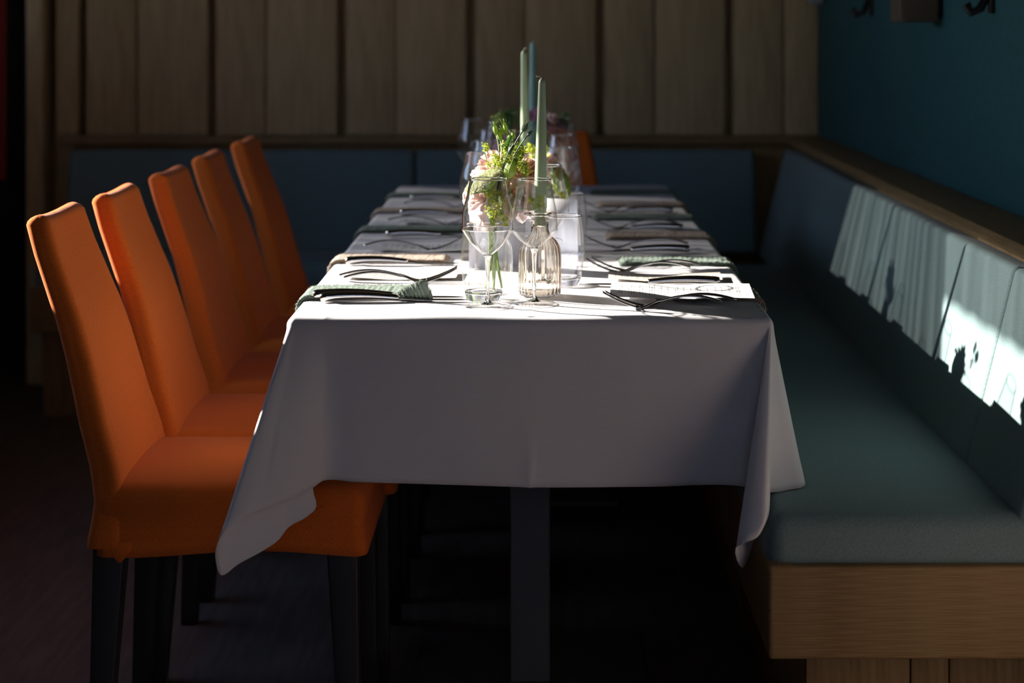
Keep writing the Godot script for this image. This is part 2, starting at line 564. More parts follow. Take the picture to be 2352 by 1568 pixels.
# ------------------------------------------------------------------ benches
func _benches() -> void:
	var b := base("bench", Vector3(0.68, 0, -4.3))
	tag(b, "long wooden bench upholstered in teal along the blue green wall", "bench")
	var o := b.position
	var zn := -2.765
	var zf := -6.28
	box_piece("front_beam", Vector3(0.359, 0.285, -5.66) - o, Vector3(0.40, 0.4307, zn - 0.0005) - o, M.oak_z, b, 0.006, 2)
	box_piece("end_beam", Vector3(0.36, 0.285, zn - 0.045) - o, Vector3(0.99, 0.4302, zn) - o, M.oak_x, b, 0.006, 2)
	var xs := [0.437, 0.608, 0.671, 0.80, 0.99]
	for k in 4:
		box_piece("plinth_board", Vector3(xs[k] + 0.001, 0.0, -2.93) - o, Vector3(xs[k + 1] - 0.001, 0.284, -2.90 + 0.001 * (k % 2)) - o, M.oak_y, b, 0.002)
	for k in 3:
		box_piece("plinth_board", Vector3(0.437, 0.0, -2.935 - 0.92 * (k + 1)) - o, Vector3(0.465, 0.284, -2.935 - 0.92 * k - 0.002) - o, M.oak_y, b, 0.002)
	var st := st_new()
	rbox(st, Vector3(0.575, 0.4475, -4.24) - o, Vector3(0.215, 0.0555, 1.455), 0.03, 5)
	build("seat_cushion", st, M.teal, b)
	var cuts := [[-2.79, -3.138], [-3.139, -4.679], [-4.680, -6.05]]
	for c in cuts:
		st = st_new()
		var tf := Transform3D(Basis(Vector3(0, 0, 1), -atan(0.25)), Vector3(0.7556, 0.5027, 0) - Vector3(o.x, o.y, o.z))
		var len := 0.355
		rbox(st, Vector3(0.045, len / 2 - 0.012, (c[0] + c[1]) / 2), Vector3(0.045, len / 2 + 0.012, (c[0] - c[1]) / 2), 0.014, 4, tf)
		build("back_cushion", st, M.teal, b)
	box_piece("ledge", Vector3(0.8676, 0.852, zf - 0.02) - o, Vector3(0.995, 0.877, -2.70) - o, M.oak_z, b, 0.004, 2)
	box_piece("backing", Vector3(0.90, 0.44, zf) - o, Vector3(0.985, 0.852, -2.80) - o, M.oak_y, b)
	# bench across the far wall
	var c2 := base("bench", Vector3(-0.6, 0, -6.0))
	tag(c2, "teal upholstered bench across the panelled back wall behind the table end", "bench")
	o = c2.position
	box_piece("front_beam", Vector3(-1.62, 0.285, -5.71) - o, Vector3(0.355, 0.4307, -5.67) - o, M.oak_x, c2, 0.006, 2)
	box_piece("plinth_board", Vector3(-1.6, 0.0, -5.80) - o, Vector3(0.43, 0.285, -5.76) - o, M.oak_y, c2)
	st = st_new()
	rbox(st, Vector3(-0.632, 0.4475, -5.885) - o, Vector3(0.985, 0.0555, 0.19), 0.03, 4)
	build("seat_cushion", st, M.teal, c2)
	for k in 2:
		st = st_new()
		var tf := Transform3D(Basis(Vector3(1, 0, 0), -atan(0.25)), Vector3(0, 0.5027, -6.065) - o)
		var x0 := -1.62 + 1.20 * k
		var x1: float = [-0.424, 0.75][k]
		rbox(st, Vector3((x0 + x1) / 2, 0.165, -0.03), Vector3((x1 - x0) / 2, 0.18, 0.035), 0.02, 3, tf)
		build("back_cushion", st, M.teal, c2)
	box_piece("ledge", Vector3(-1.66, 0.852, -6.30) - o, Vector3(0.866, 0.877, -6.175) - o, M.oak_x, c2, 0.004, 2)
	box_piece("backing", Vector3(-1.62, 0.44, -6.30) - o, Vector3(0.89, 0.852, -6.22) - o, M.oak_y, c2)

# ------------------------------------------------------------------ table
func _table() -> void:
	var t := base("dining_table", Vector3(-0.0125, 0, -4.165))
	tag(t, "long table with dark square steel columns under the white cloth", "table")
	var o := t.position
	box_piece("tabletop", Vector3(XL - 0.012, 0.745, ZB - 0.012) - o, Vector3(XR + 0.012, TOP - 0.0012, ZF + 0.012) - o, M.panel_a, t, 0.012, 3)
	for d in [3.447, 4.93]:
		box_piece("column", Vector3(-0.053, 0.011, -d - 0.037) - o, Vector3(0.0235, 0.745, -d + 0.037) - o, M.grey_metal, t, 0.004, 2)
		box_piece("base_plate", Vector3(-0.24, 0.0, -d - 0.24) - o, Vector3(0.21, 0.012, -d + 0.24) - o, M.grey_metal, t, 0.003, 2)

# ------------------------------------------------------------------ chairs
func _rounded_ring(x0: float, x1: float, z0: float, z1: float, r: float, y: float, nq := 4, fill := 8) -> Array:
	var out := []
	r = min(r, (x1 - x0) * 0.49)
	var corners := [[x1 - r, z1 - r, 0.0], [x0 + r, z1 - r, 90.0], [x0 + r, z0 + r, 180.0], [x1 - r, z0 + r, 270.0]]
	for c in corners:
		for k in nq + 1:
			var a := deg_to_rad(c[2] + 90.0 * k / nq)
			out.append(Vector3(c[0] + r * cos(a), y, c[1] + r * sin(a)))
	# fill the long sides (towards +x and -x) with extra columns so that they can bow
	var dense := []
	for i in out.size():
		var a: Vector3 = out[i]
		var b: Vector3 = out[(i + 1) % out.size()]
		dense.append(a)
		if i % (nq + 1) == nq:
			for k in range(1, fill):
				dense.append(a.lerp(b, float(k) / fill))
	return dense

func make_chair(label: String) -> Node3D:
	var ch := base("dining_chair", Vector3.ZERO)
	tag(ch, label, "chair", "orange chairs along the table")
	# rear silhouette of the back: [y, x of the rear face], front is 5 cm ahead
	var sil := [[0.3770, -0.7432], [0.3928, -0.7429], [0.4073, -0.7422], [0.4326, -0.7407], [0.4577, -0.7395], [0.4996, -0.7461], [0.5164, -0.7496], [0.5840, -0.7696], [0.6279, -0.7800], [0.6969, -0.7972], [0.7556, -0.8149], [0.7922, -0.8288], [0.8703, -0.8578], [0.8979, -0.8663], [0.9212, -0.8732]]
	var rows := []
	var hw := 0.195
	for s in sil:
		var y: float = s[0]
		var x: float = s[1] + 0.5
		var t := clampf((y - 0.45) / 0.49, 0, 1)
		var flare := 0.006 * clampf((0.45 - y) / 0.06, 0, 1)
		var ring := _rounded_ring(x - flare, x + 0.052 - 0.006 * t + flare, -hw + 0.07 * t - flare, hw - 0.07 * t + flare, 0.017, y)
		for k in ring.size():
			var v: Vector3 = ring[k]
			var w := v.z / (hw - 0.07 * t)
			v.x -= 0.008 * t * (1.0 - w * w)
			if t > 0.8:
				v.y += (t - 0.8) / 0.2 * (0.007 * pow(absf(w), 2.5) - 0.005)
			if y < 0.40:
				v.y += 0.004 * sin(v.z * 40.0)
			ring[k] = v
		rows.append(ring)
	# rounded top
	var topring: Array = rows[-1]
	var mid := Vector3.ZERO
	for v in topring: mid += v
	mid /= topring.size()
	for k in 4:
		var a := PI / 2 * (k + 1) / 4.0
		var ring := []
		for v in topring:
			var into := Vector3(mid.x - v.x, 0, clampf(-v.z, -0.018, 0.018))
			ring.append(v + Vector3(into.x * (1 - cos(a)), 0.017 * sin(a), into.z * (1 - cos(a))))
		rows.append(ring)
	var last := []
	for v in rows[-1]: last.append(Vector3(mid.x, v.y, v.z))
	rows.append(last)
	var st := st_new()
	grid(st, rows, true)
	build("backrest", st, M.orange, ch)
	# seat with skirt
	rows = []
	var prof := [[0.0, 0.372], [0.006, 0.372], [0.004, 0.388], [0.0, 0.41], [-0.002, 0.425], [0.003, 0.44], [0.003, 0.452], [-0.001, 0.466], [-0.008, 0.477], [-0.018, 0.484], [-0.034, 0.4875], [-0.08, 0.491], [-0.18, 0.494]]
	for p in prof:
		var e: float = p[0]
		var ring := _rounded_ring(-0.235 - min(e, 0.0) * 0.2, 0.223 + e, -hw - e, hw + e, 0.022 if e > -0.03 else 0.01, p[1])
		for k in ring.size():
			var v: Vector3 = ring[k]
			if p[1] < 0.40:
				v.y += 0.006 * sin(v.x * 14.0 + 1.0) * (1.0 if v.x < 0.2 else 0.0) - (0.004 if v.x > 0.19 else 0.0)
			ring[k] = v
		rows.append(ring)
	var cap := []
	for v in rows[-1]: cap.append(Vector3(v.x, 0.494, 0.0))
	rows.append(cap)
	st = st_new()
	grid(st, rows, true)
	build("seat", st, M.orange, ch)
	# small flap where the seat skirt meets the back cover
	for s in [-1.0, 1.0]:
		st = st_new()
		bar(st, [Vector3(-0.190, 0.392, s * 0.196), Vector3(-0.190, 0.378, s * 0.199), Vector3(-0.192, 0.358, s * 0.199)], [0.024, 0.020, 0.003], [0.002, 0.003, 0.002], Vector3(1, 0, 0), 8)
		build("cover_flap", st, M.orange, ch)
	for sx in [-1, 1]:
		for sz in [-1, 1]:
			var top := Vector3(-0.212 if sx < 0 else 0.185, 0.40, sz * 0.161)
			var foot := Vector3(top.x + (-0.022 if sx < 0 else 0.014), 0.0, top.z + sz * 0.004)
			var lr := []
			for k in 6:
				var t := k / 5.0
				var c := foot.lerp(top, t)
				var h := lerpf(0.0165, 0.0275, t)
				lr.append(_rounded_ring(c.x - h, c.x + h, c.z - h, c.z + h, 0.004, c.y, 2, 1))
			var cap0 := []
			for v in lr[0]: cap0.append(foot)
			lr.push_front(cap0)
			st = st_new()
			grid(st, lr, true)
			build("leg", st, M.black_wood, ch)
	return ch

func _chairs() -> void:
	var labels := ["orange upholstered chair closest to the camera, its skirt and dark legs in full view", "orange chair second in the row, with the brightest rim of sun on its back edge",
		"orange upholstered chair in the middle of the row, between the second and the fourth", "orange upholstered chair in shade, fourth along the row from the table's near end", "orange chair at the far end of the row, its back darkest of the five"]
	var first := make_chair(labels[0])
	for i in 5:
		var c: Node3D = first if i == 0 else copy(first, "dining_chair", labels[i], "orange chairs along the table")
		c.position = Vector3(-0.5 + [-0.020, -0.004, 0.004, 0.0, 0.006][i], 0, -(2.96 + 0.195 + [0.068, 0.462, 0.934, 1.45, 1.99][i]))
		c.rotation.y = [0.0, 0.012, -0.01, 0.015, 0.0][i]
	var e := copy(first, "dining_chair", "orange chair at the far head of the table, back panel towards the panelled wall", "")
	e.remove_meta("group")
	e.position = Vector3(0.075, 0, -5.17)
	e.rotation.y = -PI / 2 + 0.12

# ------------------------------------------------------------------ tablecloth
func _cloth() -> void:
	var yb := TOP - RIM
	# stations round the table: [x, z of the inner edge, bearing of the outward normal in degrees, hem point, number of steps from the one before]
	var S := []
	S.append([0.0, ZF, 90.0, P(1217, 1118, 2.957), 0])
	S.append([-0.2, ZF, 90.0, P(950, 1111, 2.957), 10])
	S.append([-0.30, ZF, 90.0, P(820, 1106, 2.957), 6])
	S.append([-0.352, ZF, 90.0, P(742, 1103, 2.957), 6])
	S.append([-0.362, ZF, 90.0, P(722, 1117, 2.935), 4])
	S.append([-0.380, ZF, 90.0, P(680, 1141, 2.895), 6])
	S.append([XL, ZF, 96.0, P(610, 1170, 2.85), 6])
	S.append([XL, ZF, 112.0, P(550, 1197, 2.815), 6])
	S.append([XL, ZF, 126.0, P(512, 1226, 2.80), 6])
	S.append([XL, ZF, 136.0, P(496, 1262, 2.80), 6])
	S.append([XL, ZF, 142.0, P(497, 1292, 2.805), 4])
	S.append([XL, ZF, 146.0, P(508, 1321, 2.815), 4])
	S.append([XL, ZF, 150.0, P(545, 1296, 2.835), 4])
	S.append([XL, ZF, 156.0, P(600, 1266, 2.865), 4])
	S.append([XL, ZF, 161.0, P(640, 1238, 2.89), 4])
	S.append([XL, ZF, 164.0, P(660, 1212, 2.905), 4])
	S.append([XL, ZF, 168.0, P(704, 1186, 2.925), 4])
	S.append([XL, ZF, 171.0, P(725, 1164, 2.942), 4])
	S.append([XL, ZF, 174.0, P(720, 1138, 2.950), 4])
	S.append([XL, ZF - 0.004, 178.0, Vector3(-0.40, 0.503, -2.956), 4])
	S.append([XL, ZF - 0.05, 180.0, Vector3(-0.424, 0.512, -3.01), 6])
	for k in 9:
		var z := -3.2 - 0.255 * k
		S.append([XL, z, 180.0, Vector3(-0.428 - 0.006 * sin(k * 2.1), 0.511, z), 8])
	S.append([XL, ZB + 0.04, 180.0, Vector3(-0.43, 0.511, ZB + 0.03), 4])
	S.append([XL, ZB, 200.0, Vector3(-0.46, 0.45, ZB - 0.03), 4])
	S.append([XL, ZB, 225.0, Vector3(-0.475, 0.41, ZB - 0.06), 4])
	S.append([XL, ZB, 250.0, Vector3(-0.43, 0.46, ZB - 0.05), 4])
	S.append([XL + 0.06, ZB, 270.0, Vector3(XL + 0.06, 0.512, ZB - 0.022), 6])
	S.append([XR - 0.06, ZB, 270.0, Vector3(XR - 0.06, 0.512, ZB - 0.022), 24])
	S.append([XR, ZB, 290.0, Vector3(0.41, 0.512, ZB - 0.05), 4])
	S.append([XR, ZB, 315.0, Vector3(0.45, 0.512, ZB - 0.06), 4])
	S.append([XR, ZB, 340.0, Vector3(0.44, 0.512, ZB - 0.02), 4])
	for k in 9:
		var z := -5.24 + 0.255 * k
		S.append([XR, z, 360.0, Vector3(0.425 + 0.008 * sin(k * 1.7), 0.512, z), 8])
	S.append([XR, -3.06, 360.0, Vector3(0.430, 0.511, -3.05), 6])
	S.append([XR, ZF - 0.01, 364.0, P(1838, 1120, 2.944), 6])
	S.append([XR, ZF, 378.0, P(1818, 1123, 2.938), 4])
	S.append([XR, ZF, 396.0, P(1790, 1129, 2.925), 5])
	S.append([XR, ZF, 405.0, P(1768, 1131, 2.905), 4])
	S.append([XR, ZF, 408.0, P(1768, 1152, 2.86), 4])
	S.append([XR, ZF, 411.0, P(1758, 1200, 2.80), 5])
	S.append([XR, ZF, 415.0, P(1738, 1234, 2.79), 4])
	S.append([XR, ZF, 420.0, P(1712, 1245, 2.795), 4])
	S.append([XR, ZF, 425.0, P(1690, 1258, 2.81), 4])
	S.append([XR, ZF, 429.0, P(1705, 1304, 2.83), 4])
	S.append([XR, ZF, 432.0, P(1722, 1272, 2.86), 4])
	S.append([XR, ZF, 436.0, P(1738, 1215, 2.90), 4])
	S.append([XR, ZF, 440.0, P(1745, 1155, 2.95), 4])
	S.append([XR, ZF, 445.0, P(1733, 1141, 2.97), 4])
	S.append([XR - 0.008, ZF, 450.0, P(1716, 1118, 2.960), 4])
	S.append([XR - 0.022, ZF, 450.0, P(1703, 1116, 2.957), 4])
	S.append([0.2, ZF, 450.0, P(1500, 1118, 2.957), 10])
	S.append([0.0, ZF, 450.0, P(1217, 1118, 2.957), 12])
	var ts := []          # inner edge point, outward normal, hem
	for i in range(1, S.size()):
		var h0: Vector3 = S[max(i - 2, 0)][3]
		var h1: Vector3 = S[i - 1][3]
		var h2: Vector3 = S[i][3]
		var h3: Vector3 = S[min(i + 1, S.size() - 1)][3]
		var n: int = S[i][4]
		for k in n:
			var t := float(k) / n
			var a := deg_to_rad(lerpf(S[i - 1][2], S[i][2], t))
			var h := h1.cubic_interpolate_in_time(h2, h0, h3, t, h1.distance_to(h2) + 1e-4, -h0.distance_to(h1) - 1e-4, h1.distance_to(h2) + h2.distance_to(h3) + 1e-4)
			ts.append([Vector3(lerpf(S[i - 1][0], S[i][0], t), TOP, lerpf(S[i - 1][1], S[i][1], t)), Vector3(cos(a), 0, sin(a)), h])
	var fold := func(x: float, z: float) -> float:   # ironed creases that run along and across the cloth
		var y := 0.0
		for c in [-0.352, -0.0127, 0.345]:
			y += 0.0012 * exp(-pow((x - c) / 0.006, 2.0))
		for c in [-3.55, -4.1, -4.65]:
			y += 0.0010 * exp(-pow((z - c) / 0.008, 2.0))
		y += 0.0012 * sin(x * 19.0 + 1.3 * sin(z * 6.0)) * sin(z * 11.0 + x * 3.0)
		return y
	var rows := []
	var nr := 30
	var under := []      # a strip that runs in under the edge of the top
	for s in ts:
		var q: Vector3 = s[0] - s[1] * 0.012
		under.append(Vector3(q.x, TOP + fold.call(q.x, q.z) - 0.0006, q.z))
	rows.append(under)
	for r in nr + 1:
		var row := []
		for s in ts:
			var T: Vector3 = s[0]
			var n: Vector3 = s[1]
			var H: Vector3 = s[2]
			var v: Vector3
			if r <= 5:
				var a := PI / 2 * r / 5.0
				v = T + n * (RIM * sin(a)) - Vector3(0, RIM * (1 - cos(a)), 0)
				if r <= 1: v.y += fold.call(T.x, T.z) - (0.00003 if r == 0 else 0.0)
			else:
				var t := float(r - 5) / (nr - 5)
				var B := T + n * RIM - Vector3(0, RIM, 0)
				v = B.lerp(H, t)
				if absf(n.z) > 0.99:
					var w := sin(PI * t)
					v.z += signf(n.z) * (0.0028 * exp(-pow((v.x + 0.0127) / 0.005, 2.0)) + 0.0024 * exp(-pow((v.x - 0.345) / 0.004, 2.0)) - 0.003 * w * sin(v.x * 9.0 + 2.0 * t) + 0.0022 * t * sin(v.x * 17.0 - 5.0 * t))
				if t > 0.9: v += n * 0.0006
			row.append(v)
		rows.append(row)
	# hem turned under, so that the edge has a thickness
	var hem := []
	for k in ts.size():
		var s: Array = ts[k]
		hem.append(rows[-1][k] - s[1] * 0.0016)
	rows.append(hem)
	var st := st_new()
	grid(st, rows, true)
	# the top
	var top := []
	for i in 61:
		var row := []
		for j in 241:
			var x := lerpf(XL, XR, i / 60.0)
			var z := lerpf(ZB, ZF, j / 240.0)
			row.append(Vector3(x, TOP + fold.call(x, z), z))
		top.append(row)
	for i in top.size(): top[i].reverse()
	grid(st, top)
	var o := build("tablecloth", st, M.linen)
	tag(o, "white linen tablecloth with ironed creases hanging over the long table", "tablecloth")

# ------------------------------------------------------------------ napkins
func edge_pt(side: float, q: float, off: float) -> Array:   # q: way in from the table edge (minus: over it and down)
	var xin := XL if side < 0 else XR
	var rr := RIM + off
	if q >= 0:
		return [Vector3(xin - side * q, TOP + off, 0), Vector3(0, 1, 0)]
	var a := -q / rr
	if a < PI / 2:
		return [Vector3(xin + side * rr * sin(a), TOP - RIM + rr * cos(a), 0), Vector3(side * sin(a), cos(a), 0)]
	return [Vector3(xin + side * rr, TOP - RIM - (-q - rr * PI / 2), 0), Vector3(side, 0, 0)]

func napkin(side: float, d: float, wid: float, q_in: float, q_out: float, m: Material, label: String, group: String, skew := 0.0, fuzz := true) -> Node3D:
	var root := base("napkin", Vector3((XL if side < 0 else XR) - side * q_in * 0.5, TOP, -d))
	tag(root, label, "napkin", group)
	var o := root.position
	var nz := FastNoiseLite.new()
	nz.seed = int(d * 1000)
	nz.frequency = 60.0
	var st := st_new()
	var edges := []
	for layer in 3:
		var rows := []
		var lift := 0.0016 + 0.0030 * layer
		var hwid := wid / 2 * (1.0 - 0.03 * layer) + nz.get_noise_1d(layer * 3.0) * 0.002
		var n := 74
		for i in n + 1:
			var t := float(i) / n
			var q := lerpf(q_in - 0.004 * layer, q_out + 0.006 * layer, t)
			var row := []
			var m2 := 26
			for j in m2:
				var a := TAU * j / m2
				var c := cos(a)
				var u := signf(c) * pow(absf(c), 0.35)
				var up := signf(sin(a)) * pow(absf(sin(a)), 0.6) * 0.0015
				var cr := 0.0006 * sin(q * 620.0 + 2.0 * sin(u * 7.0 + layer)) + nz.get_noise_2d(q, u * 0.04 + layer) * 0.0016
				var e: Array = edge_pt(side, q, lift + up + (cr if up > 0 else 0.0))
				var v: Vector3 = e[0]
				v.z = -d + u * hwid + 0.004 * sin(q * 25.0 + layer) + skew * (q - 0.1) + nz.get_noise_2d(q * 2.0, layer * 5.0 + signf(u)) * 0.0016
				row.append(v - o)
			rows.append(row)
			if layer == 2 or layer == 0:
				edges.append([rows[-1][0], e_norm(side, q)])
				edges.append([rows[-1][13], e_norm(side, q)])
		var cap0 := []
		var cap1 := []
		for j in rows[0].size():
			cap0.append((rows[0][0] + rows[0][13]) / 2)
			cap1.append((rows[-1][0] + rows[-1][13]) / 2)
		rows.push_front(cap0)
		rows.push_back(cap1)
		if side > 0:
			for k in rows.size(): rows[k].reverse()
		for k in rows.size(): rows[k].reverse()
		grid(st, rows, true)
	build("folded_cloth", st, m, root)
	if fuzz:
		st = st_new()
		var k := 0
		for e in edges:
			for f in 3:
				var p: Vector3 = e[0] + Vector3(rng.randf_range(-0.002, 0.002), rng.randf_range(-0.001, 0.001), 0)
				var s := 1.0 if k % 2 == 0 else -1.0
				var tip := p + Vector3(rng.randf_range(-0.003, 0.003), rng.randf_range(-0.002, 0.002), s * rng.randf_range(0.003, 0.0075))
				tube(st, [p, (p + tip) / 2 + e[1] * rng.randf_range(0, 0.002), tip], 0.0005, 0.0002, 3, false)
			k += 1
		var fr := build("fringe", st, m, root)
		fr.set_meta("kind", "stuff")
	return root

func e_norm(side: float, q: float) -> Vector3:
	return edge_pt(side, q, 0.0)[1]

func _napkins() -> void:
	var g: Material = M.sage
	var b: Material = M.beige
	var gg := "green gauze napkins on the table"
	var bg := "beige gauze napkins on the table"
	var n1 := napkin(-1, 3.215, 0.125, 0.185, -0.055, g, "sage green gauze napkin with a curled corner beside two sunlit knives", gg, 0.0)
	# curled inner corner standing up
	var st := st_new()
	var rows := []
	var tips := []
	for i in 61:
		var row := []
		var t := i / 60.0
		var basep := P(lerpf(900, 992, t), lerpf(690, 692, t), lerpf(3.145, 3.138, t))
		var topp := P(lerpf(898, 976, t), lerpf(686, 643, pow(t, 0.9)), lerpf(3.142, 3.128, t))
		if t > 0.88: topp = P(lerpf(978, 989, (t - 0.88) / 0.12), lerpf(646, 672, (t - 0.88) / 0.12), 3.13)
		for j in 9:
			var s := j / 8.0
			var v := basep.lerp(topp, s) + Vector3(0.0025 * sin(s * 3.0) + 0.0008 * sin(t * 70.0), 0.002 * sin(t * 45.0) * s, 0.006 * sin(PI * s) + 0.0022 * sin(t * 62.0 + s))
			row.append(v - n1.position)
		rows.append(row)
		tips.append(row[-1])
	var back := []
	for r in rows:
		var row := []
		for v in r: row.append(v + Vector3(-0.001, 0, -0.004))
		row.reverse()
		back.append(row)
	for i in rows.size(): rows[i] = rows[i] + back[i]
	grid(st, rows, true)
	build("curled_corner", st, g, n1)
	st = st_new()
	for p in tips:
		for k in 4:
			var q: Vector3 = p + Vector3(rng.randf_range(-0.001, 0.001), -0.0005, rng.randf_range(-0.003, 0.0))
			tube(st, [q, q + Vector3(rng.randf_range(-0.002, 0.002), rng.randf_range(0.001, 0.003), rng.randf_range(-0.001, 0.001)), q + Vector3(rng.randf_range(-0.003, 0.005), rng.randf_range(0.003, 0.006), 0)], 0.0005, 0.0002, 3, false)
	var cf := build("corner_fringe", st, g, n1)
	cf.set_meta("kind", "stuff")
	napkin(-1, 3.672, 0.095, 0.222, -0.05, b, "beige gauze napkin on the chair side, half in sun behind a knife", bg, 0.02)
	napkin(-1, 4.19, 0.095, 0.235, -0.05, g, "green gauze napkin in shade, third on the chair side from the front", gg)
	napkin(-1, 4.60, 0.09, 0.235, -0.045, b, "beige gauze napkin in shade, fourth on the chair side from the front", bg, 0, false)
	napkin(-1, 5.02, 0.09, 0.235, -0.04, g, "green gauze napkin farthest along the chair side of the table", gg, 0, false)
	napkin(1, 3.20, 0.11, 0.17, -0.06, b, "beige gauze napkin under the sunlit menu, its end over the bench edge", bg)
	napkin(1, 3.632, 0.09, 0.215, -0.05, g, "green gauze napkin on the bench side, striped with sunlight behind two forks", gg)
	napkin(1, 4.067, 0.10, 0.225, -0.05, b, "beige gauze napkin on the bench side, just behind a knife and fork in shade", bg)
	napkin(1, 4.45, 0.10, 0.24, -0.06, g, "green gauze napkin in shade, fourth on the bench side from the front", gg, 0, false)
	napkin(1, 4.76, 0.09, 0.22, -0.045, b, "beige gauze napkin in shade, fifth on the bench side from the front", bg, 0, false)
	napkin(1, 5.10, 0.09, 0.23, -0.045, g, "green gauze napkin farthest along the bench side of the table", gg, 0, false)

# ------------------------------------------------------------------ cutlery
func make_fork(at: Vector3, turn: float, label: String, size := 1.0) -> Node3D:
	var f := base("fork", at, turn)
	tag(f, label, "fork", "forks on the table")
	# local x: from the handle end (0) to the tips
	var L := 0.215 * size
	var pts := []
	var w := []
	var t := []
	for i in 33:
		var s := i / 32.0 * 0.70
		var y: float
		if s < 0.5: y = 0.0045 + 0.0165 * sin(PI * (0.12 + 0.88 * s / 0.62))
		else: y = lerpf(0.0045 + 0.0165 * sin(PI * (0.12 + 0.88 * 0.5 / 0.62)), 0.0018, smoothstep(0.5, 0.68, s))
		pts.append(Vector3(s * L, y, 0))
		var ww: float = lerpf(0.0088, 0.0032, smoothstep(0.05, 0.5, s))
		if s < 0.02: ww *= 0.8
		if s > 0.56: ww = lerpf(0.0032, 0.0118, smoothstep(0.56, 0.70, s))
		w.append(ww)
		t.append(lerpf(0.0022, 0.0014, s))
	var st := st_new()
	bar(st, pts, w, t, Vector3(0, 0, 1), 12)
	build("handle", st, M.steel, f)
	for k in 4:
		st = st_new()
		pts = []
		w = []
		t = []
		var zo := (k - 1.5) * 0.0062
		for i in 9:
			var s := 0.685 + 0.315 * i / 8.0
			var y := 0.0018 + 0.026 * pow((s - 0.685) / 0.315, 1.5)
			pts.append(Vector3(s * L, y, zo * lerpf(1.0, 0.92, i / 8.0)))
			w.append(lerpf(0.0021, 0.0011, i / 8.0))
			t.append(lerpf(0.0013, 0.0008, i / 8.0))
		bar(st, pts, w, t, Vector3(0, 0, 1), 8)
		build("tine", st, M.steel, f)
	return f

func make_knife(at: Vector3, turn: float, label: String, size := 1.0) -> Node3D:
	var f := base("knife", at, turn)
	tag(f, label, "knife", "knives on the table")
	var L := 0.235 * size
	var pts := []
	var w := []
	var t := []
	for i in 25:
		var s := i / 24.0
		pts.append(Vector3(s * 0.53 * L, 0.0085 - 0.0018 * s + 0.0035 * sin(PI * s), 0))
		var e: float = 0.86 if i == 0 else 1.0
		w.append(lerpf(0.0115, 0.0070, pow(s, 1.6)) * e)
		t.append(lerpf(0.0080, 0.0052, pow(s, 1.6)) * e)
	var st := st_new()
	bar(st, pts, w, t, Vector3(0, 0, 1), 14)
	build("handle", st, M.steel, f)
	pts = []
	w = []
	t = []
	for i in 17:
		var s := i / 16.0
		pts.append(Vector3(lerpf(0.515, 1.0, s) * L, lerpf(0.0055, 0.0032, smoothstep(0, 0.4, s)), -0.003 * sin(PI * s)))
		w.append(lerpf(0.0045, 0.0098, smoothstep(0.0, 0.35, s)) * (sqrt(max(0.02, 1.0 - pow((s - 0.7) / 0.3, 2.0))) if s > 0.7 else 1.0))
		t.append(lerpf(0.0028, 0.0007, smoothstep(0, 0.5, s)))
	st = st_new()
	bar(st, pts, w, t, Vector3(0, 0, 1), 10)
	build("blade", st, M.steel, f)
	return f

func on_cloth(px: float, d: float, lift := 0.001) -> Vector3:
	return Vector3((px - CX) * d / FOC, TOP + lift, -d)

func _cutlery() -> void:
	# chair side: handles towards the chairs
	var kl := [[721, 3.155, 0.02, 1.13, "knife with a thick steel handle along the sunlit green napkin, farther of two"], [737, 3.125, 0.015, 1.10, "knife with a thick steel handle closest to the tablecloth's front edge"],
		[795, 3.60, 0.01, 1.0, "steel knife lying in front of the half sunlit beige napkin"], [888, 4.06, 0.01, 1.0, "steel knife in front of the third napkin on the chair side"],
		[920, 4.51, 0.0, 0.98, "steel knife in front of the fourth napkin on the chair side"], [945, 4.90, 0.0, 0.98, "steel knife farthest along the chair side of the table"]]
	for k in kl: make_knife(on_cloth(k[0], k[1]), k[2], k[4], k[3])
	var fl := [[777, 3.375, 0.0, 1.05, "arched steel fork behind the curled green napkin, on the menu edge"], [787, 3.345, 0.03, 1.0, "second steel fork tucked against the curled green napkin"],
		[836, 3.83, 0.0, 0.98, "steel fork on the brownish menu behind the half sunlit beige napkin"], [888, 4.31, 0.0, 0.98, "steel fork behind the third napkin on the chair side"],
		[925, 4.72, 0.0, 0.95, "steel fork behind the fourth napkin on the chair side"]]
	for k in fl: make_fork(on_cloth(k[0], k[1]), k[2], k[4], k[3])
	# bench side: handles towards the bench
	var fr := [[1690, 3.085, PI + 0.10, 1.06, "sunlit steel fork with the longer reach at the front of the bench side"], [1657, 3.06, PI + 0.02, 0.95, "sunlit steel fork closest to the cloth's front edge on the bench side"],
		[1612, 3.52, PI + 0.07, 1.02, "steel fork in front of the sun striped green napkin, farther of two"], [1585, 3.49, PI + 0.02, 0.95, "steel fork in front of the sun striped green napkin, nearer of two"],
		[1580, 3.865, PI, 1.05, "steel fork in shade in front of the third napkin on the bench side"], [1560, 4.235, PI, 1.0, "steel fork in shade in front of the fourth napkin on the bench side"],
		[1530, 4.61, PI, 1.0, "steel fork in shade in front of the fifth napkin on the bench side"]]
	for k in fr: make_fork(on_cloth(k[0], k[1]), k[2], k[4], k[3])
	var kr := [[1652, 3.305, PI, 1.06, "dark looking steel knife between the two sunlit menus on the bench side"], [1583, 3.79, PI, 1.0, "steel knife in shade behind the sun striped green napkin"],
		[1568, 4.19, PI, 0.98, "steel knife in shade behind the third napkin on the bench side"], [1545, 4.575, PI, 0.95, "steel knife in shade behind the fourth napkin on the bench side"]]
	for k in kr: make_knife(on_cloth(k[0], k[1], 0.003 if k[1] < 3.4 else 0.001), k[2], k[4], k[3])

